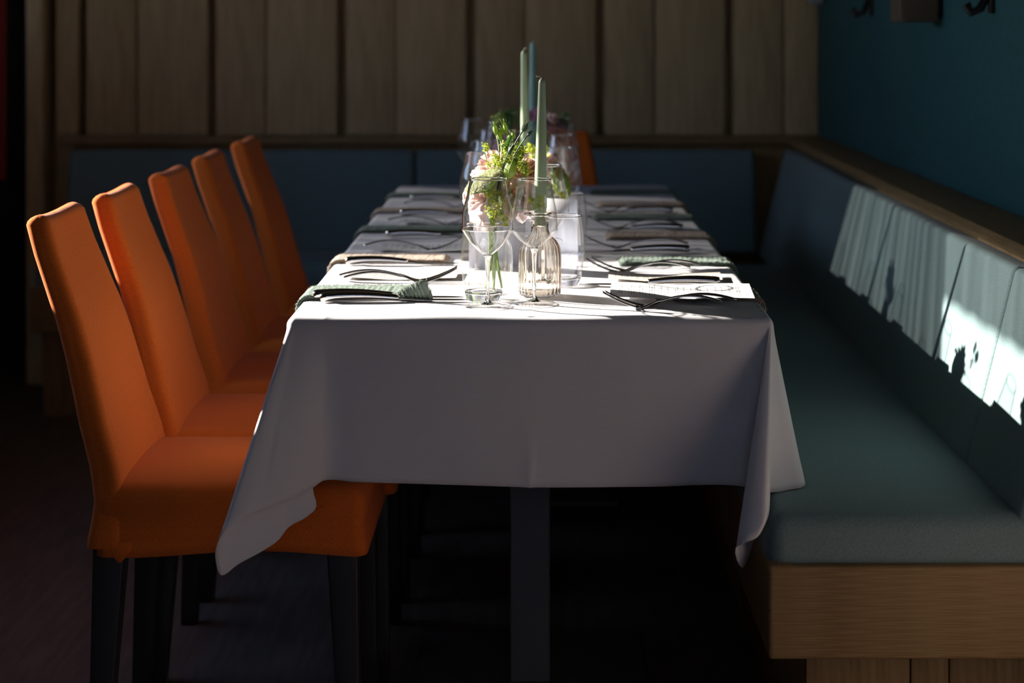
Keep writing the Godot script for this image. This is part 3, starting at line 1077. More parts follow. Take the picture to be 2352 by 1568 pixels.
# ------------------------------------------------------------------ menus and the standing card
func print_tex(w: int, h: int, sd: int, arcs := false) -> ImageTexture:
	var im := Image.create(w, h, false, Image.FORMAT_RGB8)
	im.fill(Color(0.905, 0.90, 0.90))
	var r := RandomNumberGenerator.new()
	r.seed = sd
	if arcs:
		for s in [0.12, 0.80]:
			for k in 60:
				var a := PI * 0.1 + PI * 0.55 * k / 60.0
				im.fill_rect(Rect2i(int(w * s + 26 * cos(a)), int(h * 0.62 - 16 * sin(a)), 2, 2), Color(0.35, 0.35, 0.37))
	else:
		var y := 30
		while y < h - 24:
			var lines: int = r.randi_range(1, 3)
			for l in lines:
				var x := int(w / 2.0 - r.randi_range(30, 80))
				var xe := w - x
				while x < xe:
					var n: int = r.randi_range(4, 15)
					for c in n:
						var dark := r.randf_range(0.12, 0.3)
						im.fill_rect(Rect2i(x + c * 3, y + r.randi_range(0, 1), 2, r.randi_range(2, 4)), Color(dark, dark, dark))
					x += n * 3 + 6
				y += 9
			y += r.randi_range(12, 20)
	return ImageTexture.create_from_image(im)

func sheet(called: String, c: Vector3, lx: float, lz: float, turn: float, curl: float, m: Material, label: String, category: String, group := "") -> void:
	var st := st_new()
	var rows := []
	var under := []
	for i in 21:
		var row := []
		var lo := []
		for j in 9:
			var x := lx * (i / 20.0 - 0.5)
			var z := lz * (j / 8.0 - 0.5)
			var y := curl * pow(absf(i / 20.0 - 0.5) * 2.0, 3.0) + 0.0012 * sin(i * 0.5) + 0.0006
			row.append(Vector3(x, y + 0.0005, z))
			lo.append(Vector3(x, y, z))
		rows.append(row)
		under.append(lo)
	for i in rows.size(): rows[i].reverse()
	grid(st, rows, false)
	grid(st, under, false)
	var o := build(called, st, m)
	o.position = c
	o.rotation.y = turn
	tag(o, label, category, group)

func _cards_and_menus() -> void:
	var pm := []
	for k in 3:
		var m := mat(Color(1, 1, 1), 0.6)
		m.albedo_texture = print_tex(256, 512, 60 + k)
		pm.append(m)
	var cream := mat(Color(0.93, 0.90, 0.84), 0.6)
	cream.albedo_texture = print_tex(256, 512, 71)
	var grp := "printed menus on the table"
	sheet("menu", Vector3(0.256, TOP + 0.0115, -3.175), 0.252, 0.175, -0.06, 0.002, pm[0], "white printed menu sheet on the beige napkin behind the front forks", "menu", grp)
	sheet("menu", Vector3(0.243, TOP + 0.003, -3.40), 0.215, 0.10, -0.05, 0.005, cream, "cream printed menu sheet behind the sunlit knife on the bench side", "menu", grp)
	sheet("menu", Vector3(-0.262, TOP + 0.002, -3.44), 0.215, 0.11, -0.02, 0.004, cream, "pale printed menu under the fork behind the curled green napkin", "menu", grp)
	sheet("menu", Vector3(-0.245, TOP + 0.002, -3.87), 0.205, 0.15, 0.0, 0.004, pm[1], "printed menu in shade under the fork of the second chair setting", "menu", grp)
	sheet("menu", Vector3(-0.235, TOP + 0.002, -4.37), 0.205, 0.10, 0.0, 0.004, pm[2], "printed menu in shade of the third chair setting", "menu", grp)
	# standing folded card behind the flowers
	var root := base("place_card", Vector3(-0.028, TOP, -3.57))
	tag(root, "large white folded card standing behind the flowers and the glasses", "card")
	var cm := mat(Color(1, 1, 1), 0.6)
	cm.albedo_texture = print_tex(512, 320, 81, true)
	cm.backlight_enabled = true
	cm.backlight = Color(0.62, 0.64, 0.70)
	for s in [1.0, -1.0]:
		var st := st_new()
		var a := Vector3(-0.109, 0.001, 0.032) if s > 0 else Vector3(0.003, 0.001, -0.018)
		var b := Vector3(0.003, 0.001, -0.018) if s > 0 else Vector3(0.109, 0.001, 0.028)
		var c := b + Vector3(0.0 if s > 0 else -0.002, 0.138, 0)
		var d := a + Vector3(0.001 if s > 0 else 0.0, 0.1365 if s > 0 else 0.138, 0)
		var t := Vector3(0, 0, 0.0004)
		var u0 := 0.0 if s > 0 else 0.5
		var u1 := 0.5 if s > 0 else 1.0
		tri(st, d + t, c + t, b + t, Vector2(u0, 0), Vector2(u1, 0), Vector2(u1, 1))
		tri(st, d + t, b + t, a + t, Vector2(u0, 0), Vector2(u1, 1), Vector2(u0, 1))
		tri(st, c - t, d - t, a - t, Vector2(u1, 0), Vector2(u0, 0), Vector2(u0, 1))
		tri(st, c - t, a - t, b - t, Vector2(u1, 0), Vector2(u0, 1), Vector2(u1, 1))
		for e in [[a, b], [b, c], [c, d], [d, a]]:
			tri(st, e[0] + t, e[1] + t, e[1] - t)
			tri(st, e[0] + t, e[1] - t, e[0] - t)
		build("card_panel", st, cm, root, false)

# ------------------------------------------------------------------ glassware
func ring_prof(r: float, y: float, t: float) -> Array:
	var out := []
	for k in 11:
		var a := PI / 2 - TAU * k / 10.0
		out.append([r - t * cos(a), y - t * sin(a)])
	return out

func make_wineglass(at: Vector3, h: float, rmax: float, rrim: float, ybowl: float, ymax: float, label: String, bowl: Material = null) -> Node3D:
	var g := base("wine_glass", at)
	tag(g, label, "wine glass", "wine glasses on the table")
	var th := 0.0014
	var outer := smooth_prof([[0.0035, ybowl], [0.010, ybowl + 0.003], [rmax * 0.62, lerpf(ybowl, ymax, 0.42)], [rmax * 0.965, ymax - 0.004], [rmax, ymax + 0.003], [rmax * 0.955, lerpf(ymax, h, 0.35)], [lerpf(rrim, rmax, 0.36), lerpf(ymax, h, 0.68)], [rrim, h]], 7)
	var inner := []
	for k in outer.size():
		var p: Array = outer[outer.size() - 1 - k]
		if p[0] > 0.008: inner.append([p[0] - th, p[1] + (0.0006 if k else 0.0)])
	inner.append([0.0, ybowl + 0.0045])
	var st := st_new()
	lathe(st, outer + inner, 64)
	build("bowl", st, bowl if bowl else M.glass, g)
	st = st_new()
	lathe(st, ring_prof(rrim - th * 0.5, h, 0.0010), 64)
	build("rim", st, M.glass_solid, g)
	st = st_new()
	lathe(st, smooth_prof([[0.0, ybowl + 0.003], [0.007, ybowl + 0.001], [0.0045, ybowl - 0.010], [0.0034, ybowl * 0.62], [0.0034, ybowl * 0.3], [0.0052, 0.010], [0.012, 0.0045]], 6).map(func(p): return p), 28)
	build("stem", st, M.glass_solid, g)
	st = st_new()
	var fr := rmax * 0.90
	lathe(st, [[0.0, 0.0006], [fr, 0.0006], [fr + 0.0006, 0.0012], [fr, 0.0019], [fr * 0.6, 0.0028], [0.012, 0.0046], [0.0, 0.0052]], 56)
	build("foot", st, M.glass, g)
	return g

func make_tumbler(at: Vector3, h: float, label: String) -> Node3D:
	var g := base("tumbler", at)
	tag(g, label, "tumbler", "water tumblers on the table")
	var outer := smooth_prof([[0.029, 0.0], [0.0315, 0.003], [0.0365, h * 0.2], [0.0402, h * 0.45], [0.0400, h * 0.65], [0.0372, h * 0.88], [0.0352, h]], 6)
	var inner := []
	for k in outer.size():
		var p: Array = outer[outer.size() - 1 - k]
		if p[1] > 0.020: inner.append([p[0] - 0.0015, p[1] + (0.0003 if k else 0.0)])
	var wall := []
	for p in outer:
		if p[1] >= 0.015: wall.append(p)
	var st := st_new()
	lathe(st, wall + inner, 60)
	build("wall", st, M.glass, g)
	st = st_new()
	lathe(st, ring_prof(0.0345, h, 0.0012), 60)
	build("rim", st, M.glass_solid, g)
	st = st_new()
	var bs := [[0.0, 0.0006], [0.027, 0.0006]]
	for p in outer:
		if p[1] < 0.0145: bs.append([p[0] - 0.0002, p[1] + 0.0006])
	bs.append([0.0325, 0.0165])
	bs.append([0.022, 0.0150])
	bs.append([0.0, 0.0145])
	lathe(st, bs, 60)
	build("base", st, M.glass_solid, g)
	return g

func make_bottle(at: Vector3, h: float, r: float, m: Material, label: String, called: String, category: String, group: String, wide_neck := false) -> Node3D:
	var g := base(called, at)
	tag(g, label, category, group)
	var nr := 0.0155 if not wide_neck else 0.021
	# third number: how far the flutes reach at that height
	var prof := [[0.0, 0.004, 0.0], [r * 0.80, 0.0006, 0.0], [r * 0.94, 0.0020, 0.6], [r * 0.985, 0.006, 1.0], [r, 0.02, 1.0], [r, h * 0.46, 1.0], [r * 0.985, h * 0.53, 1.0], [r * 0.92, h * 0.595, 1.0], [r * 0.78, h * 0.655, 0.9], [r * 0.6, h * 0.695, 0.6], [nr + 0.002, h * 0.74, 0.1], [nr, h * 0.80, 0.0], [nr + 0.0008, h * 0.93, 0.0],
		[nr + 0.006, h * 0.955, 0.0], [nr + 0.0125, h * 0.965, 0.0], [nr + 0.014, h * 0.978, 0.0], [nr + 0.0125, h * 0.992, 0.0], [nr + 0.006, h, 0.0], [nr - 0.001, h * 0.985, 0.0]]
	var st := st_new()
	lathe(st, prof, 96, Transform3D(), 24, 0.0016)
	var inn := []
	for k in prof.size():
		var p: Array = prof[prof.size() - 1 - k]
		if p[1] < h * 0.985 and p[1] > 0.0045: inn.append([min(p[0] - 0.0026, 99.0 if p[1] < h * 0.93 else nr - 0.0018), p[1], p[2]])
	inn.append([0.0, 0.0075, 0.0])
	lathe(st, inn, 96, Transform3D(), 24, 0.0016)
	build("bottle_body", st, m, g)
	return g

func _glassware() -> void:
	var L := ["large clear wine glass in the sun, closest to the front edge of the cloth", "clear wine glass at the second chair setting, behind the pink roses", "clear wine glass at the third chair setting in shade", "clear wine glass at the fourth chair setting, catching a pale blue window reflection", "clear wine glass at the fifth chair setting, highest bluish reflection on the chair side"]
	var lx := [1120.0, 1103.0, 1118.0, 1128.0, 1085.0]
	var ld := [3.074, 3.68, 4.05, 4.45, 4.95]
	for i in 5:
		make_wineglass(on_cloth(lx[i], ld[i], 0.0008), 0.221, 0.0448, 0.031, 0.0885, 0.135, L[i], M.glass_solid if i == 0 else null)
	make_wineglass(on_cloth(1227, 3.107, 0.0008), 0.2177, 0.0411, 0.0297, 0.0966, 0.130, "slightly narrower wine glass in front of the amber candle bottle")
	make_wineglass(on_cloth(1140, 4.97, 0.0008), 0.2177, 0.0411, 0.0297, 0.0966, 0.130, "narrow wine glass in shade beside the farthest bouquet")
	var R := ["clear wine glass between the near candle and the tumbler on the bench side", "clear wine glass in shade at the second bench setting", "clear wine glass in shade at the third bench setting", "clear wine glass in shade at the fourth bench setting", "clear wine glass farthest along the bench side"]
	var rx := [1253.0, 1285.0, 1290.0, 1292.0, 1290.0]
	var rd := [3.36, 3.82, 4.26, 4.62, 5.0]
	for i in 5:
		make_wineglass(on_cloth(rx[i], rd[i], 0.0008), 0.221, 0.0448, 0.031, 0.0885, 0.135, R[i])
	var TL := ["barrel shaped water tumbler right behind the large front wine glass", "barrel shaped tumbler at the second chair setting behind the white card", "barrel shaped tumbler at the fourth chair setting in shade"]
	var tl := [[1111.0, 3.150], [1150.0, 3.72], [1140.0, 4.55]]
	for i in 3: make_tumbler(on_cloth(tl[i][0], tl[i][1], 0.0008), 0.133, TL[i])
	var TR := ["barrel shaped water tumbler standing before the white card on the bench side", "barrel shaped tumbler at the second bench setting in shade", "barrel shaped tumbler at the fourth bench setting in shade"]
	var tr := [[1293.0, 3.328], [1305.0, 3.75], [1300.0, 4.52]]
	for i in 3: make_tumbler(on_cloth(tr[i][0], tr[i][1], 0.0008), 0.129, TR[i])
	var eb := make_bottle(on_cloth(1240, 3.196, 0.0008), 0.151, 0.0388, M.amber, "fluted pale amber glass bottle that holds the near green candle", "candle_bottle", "bottle", "fluted glass candle bottles")
	make_bottle(on_cloth(1204, 3.90, 0.0008), 0.151, 0.0388, M.glass, "fluted clear glass bottle that holds the middle green candle", "candle_bottle", "bottle", "fluted glass candle bottles")
	make_bottle(on_cloth(1224, 4.60, 0.0008), 0.151, 0.0388, M.glass, "fluted clear glass bottle that holds the far teal candle", "candle_bottle", "bottle", "fluted glass candle bottles")
	# amber streak in the bottle's side
	var st := st_new()
	var pts := []
	for p in [[0.0355, 0.006], [0.0368, 0.03], [0.0368, 0.07], [0.0345, 0.088], [0.028, 0.100], [0.0185, 0.110], [0.0165, 0.116]]:
		pts.append(Vector3(p[0] * cos(0.25), p[1], p[0] * sin(0.25)))
	tube(st, pts, 0.0019, 0.0009, 8)
	build("amber_streak", st, M.amber_edge, eb)
	var G := "fluted clear flower bottles"
	make_bottle(on_cloth(1134, 3.212, 0.0008), 0.150, 0.0345, M.glass, "fluted clear glass bottle holding the sunlit bouquet at the front", "flower_bottle", "vase", G, true)
	make_bottle(on_cloth(1232, 3.68, 0.0008), 0.150, 0.0345, M.glass, "fluted clear glass bottle holding the middle bouquet behind the card", "flower_bottle", "vase", G, true)
	make_bottle(on_cloth(1222, 4.42, 0.0008), 0.150, 0.0345, M.glass, "fluted clear glass bottle holding the farthest bouquet", "flower_bottle", "vase", G, true)

# ------------------------------------------------------------------ candles
func candle(at: Vector3, foot: float, top: float, m: Material, lean: Vector2, wick_to: Vector3, label: String) -> void:
	var c := base("candle", Vector3(at.x, foot, at.z))
	tag(c, label, "candle", "taper candles in glass bottles")
	var h := top - foot
	var rows := []
	var prof := [[0.0, 0.0], [0.0098, 0.0], [0.0102, 0.004], [0.0112, 0.03]]
	for k in 13:
		var t := k / 12.0
		prof.append([lerpf(0.0119, 0.0066, pow(t, 1.15)), lerpf(0.032, h - 0.009, t)])
	for q in [[0.0062, -0.0055], [0.0054, -0.0028], [0.0042, -0.0008], [0.0026, 0.0004], [0.0014, 0.0016], [0.0, 0.0020]]:
		prof.append([q[0], h + q[1]])
	for p in prof:
		var row := []
		for j in 32:
			var a := TAU * j / 32
			row.append(Vector3(p[0] * cos(a) + lean.x * p[1], p[1], p[0] * sin(a) + lean.y * p[1]))
		rows.append(row)
	var st := st_new()
	grid(st, rows, true)
	build("wax", st, m, c)
	st = st_new()
	var tip := Vector3(lean.x * h, h + 0.001, 0)
	tube(st, curve3(tip, tip + Vector3(wick_to.x * 0.2, wick_to.y * 1.1, 0), tip + wick_to, 6), 0.0011, 0.0009, 7)
	build("wick", st, M.wick, c)

func _candles() -> void:
	candle(on_cloth(1240.5, 3.196), TOP + 0.128, 1.1745, M.candle, Vector2(0.014, 0), Vector3(-0.0115, 0.0035, 0), "near sage green taper candle with a bent wick in the amber bottle")
	candle(on_cloth(1209, 3.90), TOP + 0.128, 1.2130, M.candle, Vector2(-0.018, 0), Vector3(0.006, 0.006, 0), "middle green taper candle rising behind the front bouquet")
	candle(on_cloth(1224, 4.60), TOP + 0.128, 1.2225, M.candle_teal, Vector2(0.0, 0), Vector3(0.003, 0.008, 0), "blurred teal green taper candle farthest down the table")

# ------------------------------------------------------------------ flowers
func axis_tf(at: Vector3, axis: Vector3, spin := 0.0) -> Transform3D:
	var y := axis.normalized()
	var x := y.cross(Vector3(0.3, 0.1, 0.95)).normalized()
	var z := x.cross(y)
	return Transform3D(Basis(x, y, z).rotated(y, spin), at)

func petal_mesh(r0: float, r1: float, h: float, half: float, flare: float, ruffle: float, sd: int) -> ArrayMesh:
	var r := RandomNumberGenerator.new()
	r.seed = sd
	var ph := r.randf() * TAU
	var st := st_new()
	var rows := []
	for i in 11:
		var v := i / 10.0
		var row := []
		var rr := lerpf(r0, r1, pow(v, 0.75)) + flare * pow(v, 5.0)
		var half_v := half * (0.35 + 0.65 * sin(PI * 0.5 * min(1.0, v * 1.7))) * (1.0 if v < 0.8 else 1.0 - 0.28 * pow((v - 0.8) / 0.2, 2.0))
		for j in 15:
			var u := j / 14.0 * 2 - 1
			var a := u * half_v
			var y := h * (v - 0.10 * v * v * u * u) - 0.3 * absf(flare) * pow(v, 6.0) + ruffle * pow(v, 2.0) * sin(u * 9.0 + ph) * 0.6
			var q := rr * (1.0 + 0.10 * u * u * v) + ruffle * pow(v, 2.0) * sin(u * 7.0 + ph * 2.0)
			row.append(Vector3(q * sin(a), y, q * cos(a)))
		rows.append(row)
	grid(st, rows)
	return mesh_of(st)

func bloom(called: String, at: Vector3, axis: Vector3, R: float, layers: int, m: Material, m_in: Material, label: String, group: String, foot: Vector3, ruffle := 0.06, open := 0.5, sd := 1) -> Node3D:
	var f := base(called, foot)
	tag(f, label, "flower", group)
	var tf := axis_tf(at - foot, axis)
	var k := 0
	for l in layers:
		var t := float(l) / (layers - 1)
		var n := 3 if l == 0 else (4 if l < layers - 1 else 5)
		var meshes := []
		for q in 2:
			meshes.append(petal_mesh(R * lerpf(0.05, 0.16, t), R * lerpf(0.20, 0.90, pow(t, 1.1)), R * lerpf(1.0, 0.62, t) * (1.0 - 0.3 * open * t), lerpf(1.5, 0.95, t), R * lerpf(-0.06, 0.35 * open + 0.05, t), R * ruffle * (0.4 + t), sd * 31 + l * 7 + q))
		for p in n:
			var o := put("petal", meshes[p % 2], m_in if t < 0.5 else m, f)
			o.transform = tf * Transform3D(Basis(Vector3.UP, TAU * p / n + l * 2.4), Vector3(0, -R * 0.30 - R * 0.06 * t, 0)) * Transform3D(Basis(Vector3.RIGHT, lerpf(0.0, 0.38 * open, t) * (1.0 + 0.2 * sin(k * 2.0))), Vector3.ZERO)
			k += 1
	var st := st_new()
	var b := tf * Vector3(0, -R * 0.36, 0)
	tube(st, curve3(b, Vector3(b.x * 0.35, b.y * 0.5, b.z * 0.35), Vector3.ZERO, 10), 0.0022, 0.0020, 8)
	build("stem", st, M.stem, f)
	st = st_new()
	for q in 5:
		var a := TAU * q / 5
		var d := tf.basis * Vector3(cos(a), 0.25, sin(a))
		bar(st, [b, b + d * R * 0.22, b + d * R * 0.42 + tf.basis.y * R * 0.1], [0.002, 0.0035, 0.0006], [0.0005, 0.0005, 0.0003], tf.basis.y.cross(d), 6)
	build("sepal", st, M.leaf, f)
	return f

func pincushion(at: Vector3, axis: Vector3, R: float, m: Material, label: String, foot: Vector3) -> void:
	var f := base("scabious_flower", foot)
	tag(f, label, "flower")
	var tf := axis_tf(at - foot, axis)
	var st := st_new()
	var n := 430
	for i in n:
		var t := sqrt((i + 0.5) / n)
		var a := i * 2.399963
		var c := Vector3(R * t * cos(a), R * 0.34 * (1.0 - t * t) + R * 0.05, R * t * sin(a))
		var nor := Vector3(cos(a) * t * 0.9, 1.0 - 0.35 * t, sin(a) * t * 0.9).normalized()
		var l := R * lerpf(0.09, 0.19, t) * rng.randf_range(0.8, 1.25)
		var fx := nor.cross(Vector3(0.2, 0.4, 0.9)).normalized()
		var fz := nor.cross(fx)
		for p in 5:
			var b := TAU * p / 5 + rng.randf()
			var o := (fx * cos(b) + fz * sin(b))
			var s := nor.cross(o)
			var base_p := c
			var tip := c + nor * l * 0.8 + o * l * 0.75
			tri(st, tf * base_p, tf * (c + nor * l * 0.5 + o * l * 0.4 + s * l * 0.3), tf * tip)
			tri(st, tf * base_p, tf * tip, tf * (c + nor * l * 0.5 + o * l * 0.4 - s * l * 0.3))
	var fl := build("floret", st, m, f)
	fl.set_meta("kind", "stuff")
	st = st_new()
	lathe(st, [[0.003, -R * 0.42], [R * 0.3, -R * 0.34], [R * 0.7, -R * 0.12], [R * 0.97, R * 0.04], [R * 0.7, R * 0.17], [0.0, R * 0.34]], 36, tf, 18, R * 0.1)
	build("calyx", st, M.bud, f)
	for q in 9:
		st = st_new()
		var a := TAU * q / 9
		var d := Vector3(cos(a), 0, sin(a))
		bar(st, [tf * (d * R * 0.2 + Vector3(0, -R * 0.40, 0)), tf * (d * R * 0.7 + Vector3(0, -R * 0.17, 0)), tf * (d * R * 1.1 + Vector3(0, R * 0.02, 0))], [0.002, 0.0042, 0.0006], [0.0006, 0.0005, 0.0003], tf.basis * d.cross(Vector3.UP), 6)
		build("sepal", st, M.stem, f)
	st = st_new()
	var b := tf * Vector3(0, -R * 0.40, 0)
	tube(st, curve3(b, Vector3(b.x * 0.2 - 0.004, b.y * 0.55, b.z * 0.3), Vector3(0.002, -0.10, 0), 12), 0.0032, 0.0030, 9)
	build("stem", st, M.stem, f)

func spray(at: Vector3, R: float, n: int, m: Material, label: String, foot: Vector3, star := 0.0022, group := "lady's mantle sprays in the bouquets") -> void:
	var f := base("flower_spray", foot)
	tag(f, label, "flower", group)
	var c := at - foot
	var ss := st_new()
	var sb := st_new()
	var hub := c - Vector3(0, R * 0.9, 0)
	tube(ss, curve3(Vector3.ZERO, Vector3(c.x * 0.2, c.y * 0.5, c.z * 0.3), hub, 8), 0.0011, 0.0008, 6)
	var subs := []
	for i in 7:
		var d := Vector3(rng.randfn(), rng.randfn() * 0.7 + 0.5, rng.randfn()).normalized()
		var s := hub + d * R * rng.randf_range(0.5, 0.9) + Vector3(0, R * 0.5, 0)
		subs.append(s)
		tube(ss, curve3(hub, hub.lerp(s, 0.5) + Vector3(0, -R * 0.08, 0), s, 4), 0.0006, 0.0004, 4, false)
	for i in n:
		var s: Vector3 = subs[i % 7]
		var d := Vector3(rng.randfn(), rng.randfn(), rng.randfn()).normalized()
		var p := s + d * R * rng.randf_range(0.15, 0.5)
		tube(ss, [s, s.lerp(p, 0.55) + Vector3(0, -0.0008, 0), p], 0.0004, 0.0003, 3, false)
		var nor := (d + Vector3(0, 0.6, 0)).normalized()
		var fx := nor.cross(Vector3(0.2, 0.4, 0.9)).normalized()
		var fz := nor.cross(fx)
		var q := star * rng.randf_range(0.7, 1.3)
		for k in 5:
			var b := TAU * k / 5 + i
			var o := fx * cos(b) + fz * sin(b)
			var w := nor.cross(o)
			tri(sb, p, p + o * q * 0.6 + w * q * 0.38 + nor * q * 0.3, p + o * q * 1.15 + nor * q * 0.25)
			tri(sb, p, p + o * q * 1.15 + nor * q * 0.25, p + o * q * 0.6 - w * q * 0.38 + nor * q * 0.3)
	build("stem", ss, M.stem, f)
	var bl := build("blossom", sb, m, f)
	bl.set_meta("kind", "stuff")

func bud_stem(tip: Vector3, root_at: Vector3, length: float, w: float, m: Material, ms: Material, via: Vector3, foot: Vector3, label: String, group: String) -> void:
	var f := base("flower_bud", foot)
	tag(f, label, "bud", group)
	var a := root_at - foot
	var b := tip - foot
	var ax := (b - a).normalized()
	var tf := axis_tf(a, ax)
	var st := st_new()
	var l := a.distance_to(b)
	lathe(st, smooth_prof([[0.001, -0.001], [w * 0.75, l * 0.15], [w, l * 0.42], [w * 0.72, l * 0.72], [w * 0.25, l * 0.93], [0.0, l]], 5).map(func(p): return [p[0], p[1], clampf(p[1] / l, 0, 1)]), 20, tf, 5, w * 0.35)
	build("bud", st, m, f)
	for k in 4:
		st = st_new()
		var an := TAU * k / 4 + 0.4
		var d := tf.basis * Vector3(cos(an), 0, sin(an))
		bar(st, [a + d * w * 0.6, a + d * w * 1.15 + ax * l * 0.45, a + d * w * 1.0 + ax * l * 0.95, a + d * w * 1.5 + ax * l * 1.18], [0.001, 0.0013, 0.0008, 0.0002], [0.0004, 0.0004, 0.0003, 0.0002], ax.cross(d), 5)
		build("sepal", st, ms, f)
	st = st_new()
	tube(st, curve3(a, via - foot, Vector3.ZERO, 12), 0.0011, 0.0016, 7)
	build("stem", st, ms, f)

func leaf(at: Vector3, dir: Vector3, up: Vector3, len: float, wid: float, m: Material, label: String, foot: Vector3) -> void:
	var f := base("leaf_sprig", foot)
	tag(f, label, "leaf", "leaves in the bouquets")
	var st := st_new()
	var rows := []
	var s := dir.cross(up).normalized()
	for i in 11:
		var t := i / 10.0
		var w := wid * sin(PI * pow(t, 0.8)) + 0.0004
		var c := at - foot + dir.normalized() * len * t + up * (len * 0.25 * t * t - len * 0.1 * t)
		rows.append([c - s * w + up * w * 0.3, c - s * w * 0.5 + up * w * 0.08, c, c + s * w * 0.5 + up * w * 0.08, c + s * w + up * w * 0.3])
	grid(st, rows)
	build("blade", st, m, f)
	st = st_new()
	tube(st, curve3(at - foot, (at - foot) * 0.5, Vector3.ZERO, 6), 0.0009, 0.0012, 6)
	build("stem", st, M.stem, f)

func _flowers() -> void:
	var neck := on_cloth(1134, 3.212, 0.145)
	var low := on_cloth(1130, 3.212, 0.075)
	var rg := "blush blooms in the bouquets"
	pincushion(P(1116, 419, 3.165), Vector3(-0.50, 0.84, 0.10), 0.0365, M.cream, "cream and pale green pincushion flower head over the front wine glass", neck + Vector3(-0.006, 0, 0.004))
	bloom("ruffled_flower", P(1100, 452, 3.20), Vector3(-0.70, 0.25, 0.65), 0.043, 5, M.pale_pink, M.blush, "pale pink ruffled bloom drooping at the chair side under the pincushion flower", rg, neck + Vector3(-0.01, -0.004, 0), 0.05, 1.0, 4)
	bloom("ruffled_flower", P(1160, 446, 3.225), Vector3(0.1, 0.5, 0.8), 0.036, 4, M.blush, M.peach, "salmon pink bloom seen through the front wine glass in the bouquet", rg, neck + Vector3(0.006, -0.004, 0.004), 0.08, 0.6, 5)
	bloom("rose", P(1132, 374, 3.275), Vector3(-0.35, 0.9, 0.25), 0.037, 5, M.blush, M.blush, "blush rose with spread outer petals behind the cream flower head", rg, neck + Vector3(0.0, 0, -0.008), 0.06, 0.75, 6)
	bloom("rose", P(1207, 392, 3.25), Vector3(0.2, 0.85, 0.40), 0.036, 5, M.peach, M.peach, "peach rose standing upright just behind the near candle", rg, neck + Vector3(0.010, 0, -0.004), 0.04, 0.3, 7)
	bloom("ruffled_flower", P(1200, 450, 3.225), Vector3(0.35, 0.35, 0.85), 0.034, 4, M.pale_pink, M.blush, "pale pink bloom seen through the narrower wine glass", rg, neck + Vector3(0.010, -0.004, 0.002), 0.08, 0.7, 8)
	var sg := [[1112, 332, 3.20, 0.010, 34, "small lime flower spray at the bouquet's chair side top"], [1136, 368, 3.17, 0.019, 90, "lime flower spray in front of the blush rose"], [1176, 346, 3.165, 0.027, 170, "dense lime flower spray among the dark buds"], [1168, 372, 3.165, 0.018, 80, "lime flower spray beside the fat green bud"],
		[1210, 386, 3.16, 0.023, 110, "lime flower spray in front of the peach rose"], [1150, 462, 3.165, 0.030, 200, "thick lime flower spray seen through the front wine glass"], [1132, 442, 3.165, 0.020, 80, "lime flower spray just below the cream flower head"], [1226, 458, 3.17, 0.020, 70, "lime flower spray seen through the narrower wine glass"], [1150, 492, 3.175, 0.022, 100, "lowest lime flower spray near the bottle mouth"]]
	for s in sg: spray(P(s[0], s[1], s[2]), s[3], int(s[4] * 1.7), M.lime, s[5], neck, 0.0017)
	var bg := "pale green buds at the top of the front bouquet"
	var bs := [[1134, 283, 1140, 309, "pale green closed bud, first from the chair side at the bouquet top"], [1149, 291, 1155, 309, "short pale green bud between the two tallest pale buds"], [1157, 277, 1164, 308, "tallest pale green bud in the upright cluster"], [1143, 300, 1150, 322, "pale green bud low in the middle of the upright cluster"], [1170, 305, 1172, 326, "pale green bud beside the dark stalk, in the upright cluster"], [1177, 300, 1181, 318, "yellow green bud nearest the dark bud in the upright cluster"]]
	for b in bs: bud_stem(P(b[0], b[1], 3.30), P(b[2], b[3], 3.295), 0.02, 0.0042, M.bud, M.stem, P(1158, 372, 3.27), neck, b[4], bg)
	var dg := "dark green buds on arched stalks"
	bud_stem(P(1212, 283, 3.13), P(1201, 301, 3.135), 0.02, 0.0048, M.stem_dark, M.stem_dark, P(1152, 368, 3.15), neck + Vector3(0.002, 0, 0.006), "plump dark green bud on the tallest arched stalk", dg)
	bud_stem(P(1221, 301, 3.135), P(1211, 312, 3.135), 0.012, 0.0026, M.stem_dark, M.stem_dark, P(1160, 372, 3.15), neck + Vector3(0.004, 0, 0.006), "slim dark green bud below the plump one on a thin stalk", dg)
	bud_stem(P(1180, 330, 3.14), P(1168, 352, 3.14), 0.012, 0.0036, M.stem_dark, M.stem_dark, P(1150, 380, 3.15), neck + Vector3(0.001, 0, 0.006), "narrow dark bud lying against the dense lime spray", dg)
	bud_stem(P(1181, 362, 3.145), P(1166, 409, 3.15), 0.03, 0.0115, M.bud, M.stem, P(1158, 440, 3.17), neck + Vector3(0.003, 0, 0.004), "fat twisted green bud in the middle of the bouquet", dg)
	bud_stem(P(1176, 322, 3.18), P(1164, 362, 3.18), 0.03, 0.0085, M.bud, M.leaf, P(1156, 420, 3.19), neck + Vector3(0.002, 0, 0.0), "large green bud behind the dense lime spray", dg)
	leaf(P(1188, 378, 3.175), Vector3(0.12, 0.9, 0), Vector3(0.3, 0, 0.95), 0.045, 0.009, M.leaf, "dark green leaf upright beside the fat bud", neck)
	leaf(P(1160, 350, 3.175), Vector3(0.35, 0.9, 0), Vector3(-0.3, 0.1, 0.95), 0.035, 0.006, M.leaf, "narrow green leaf under the dense lime spray", neck)
	leaf(P(1150, 470, 3.18), Vector3(0.5, 0.6, 0.2), Vector3(-0.3, 0.4, 0.85), 0.03, 0.006, M.leaf, "dark leaf seen through the front wine glass", neck)
	leaf(P(1126, 500, 3.18), Vector3(0.3, -0.6, 0.1), Vector3(-0.3, 0.4, 0.85), 0.022, 0.004, M.stem, "bright green leaf hanging at the bottle mouth", neck)
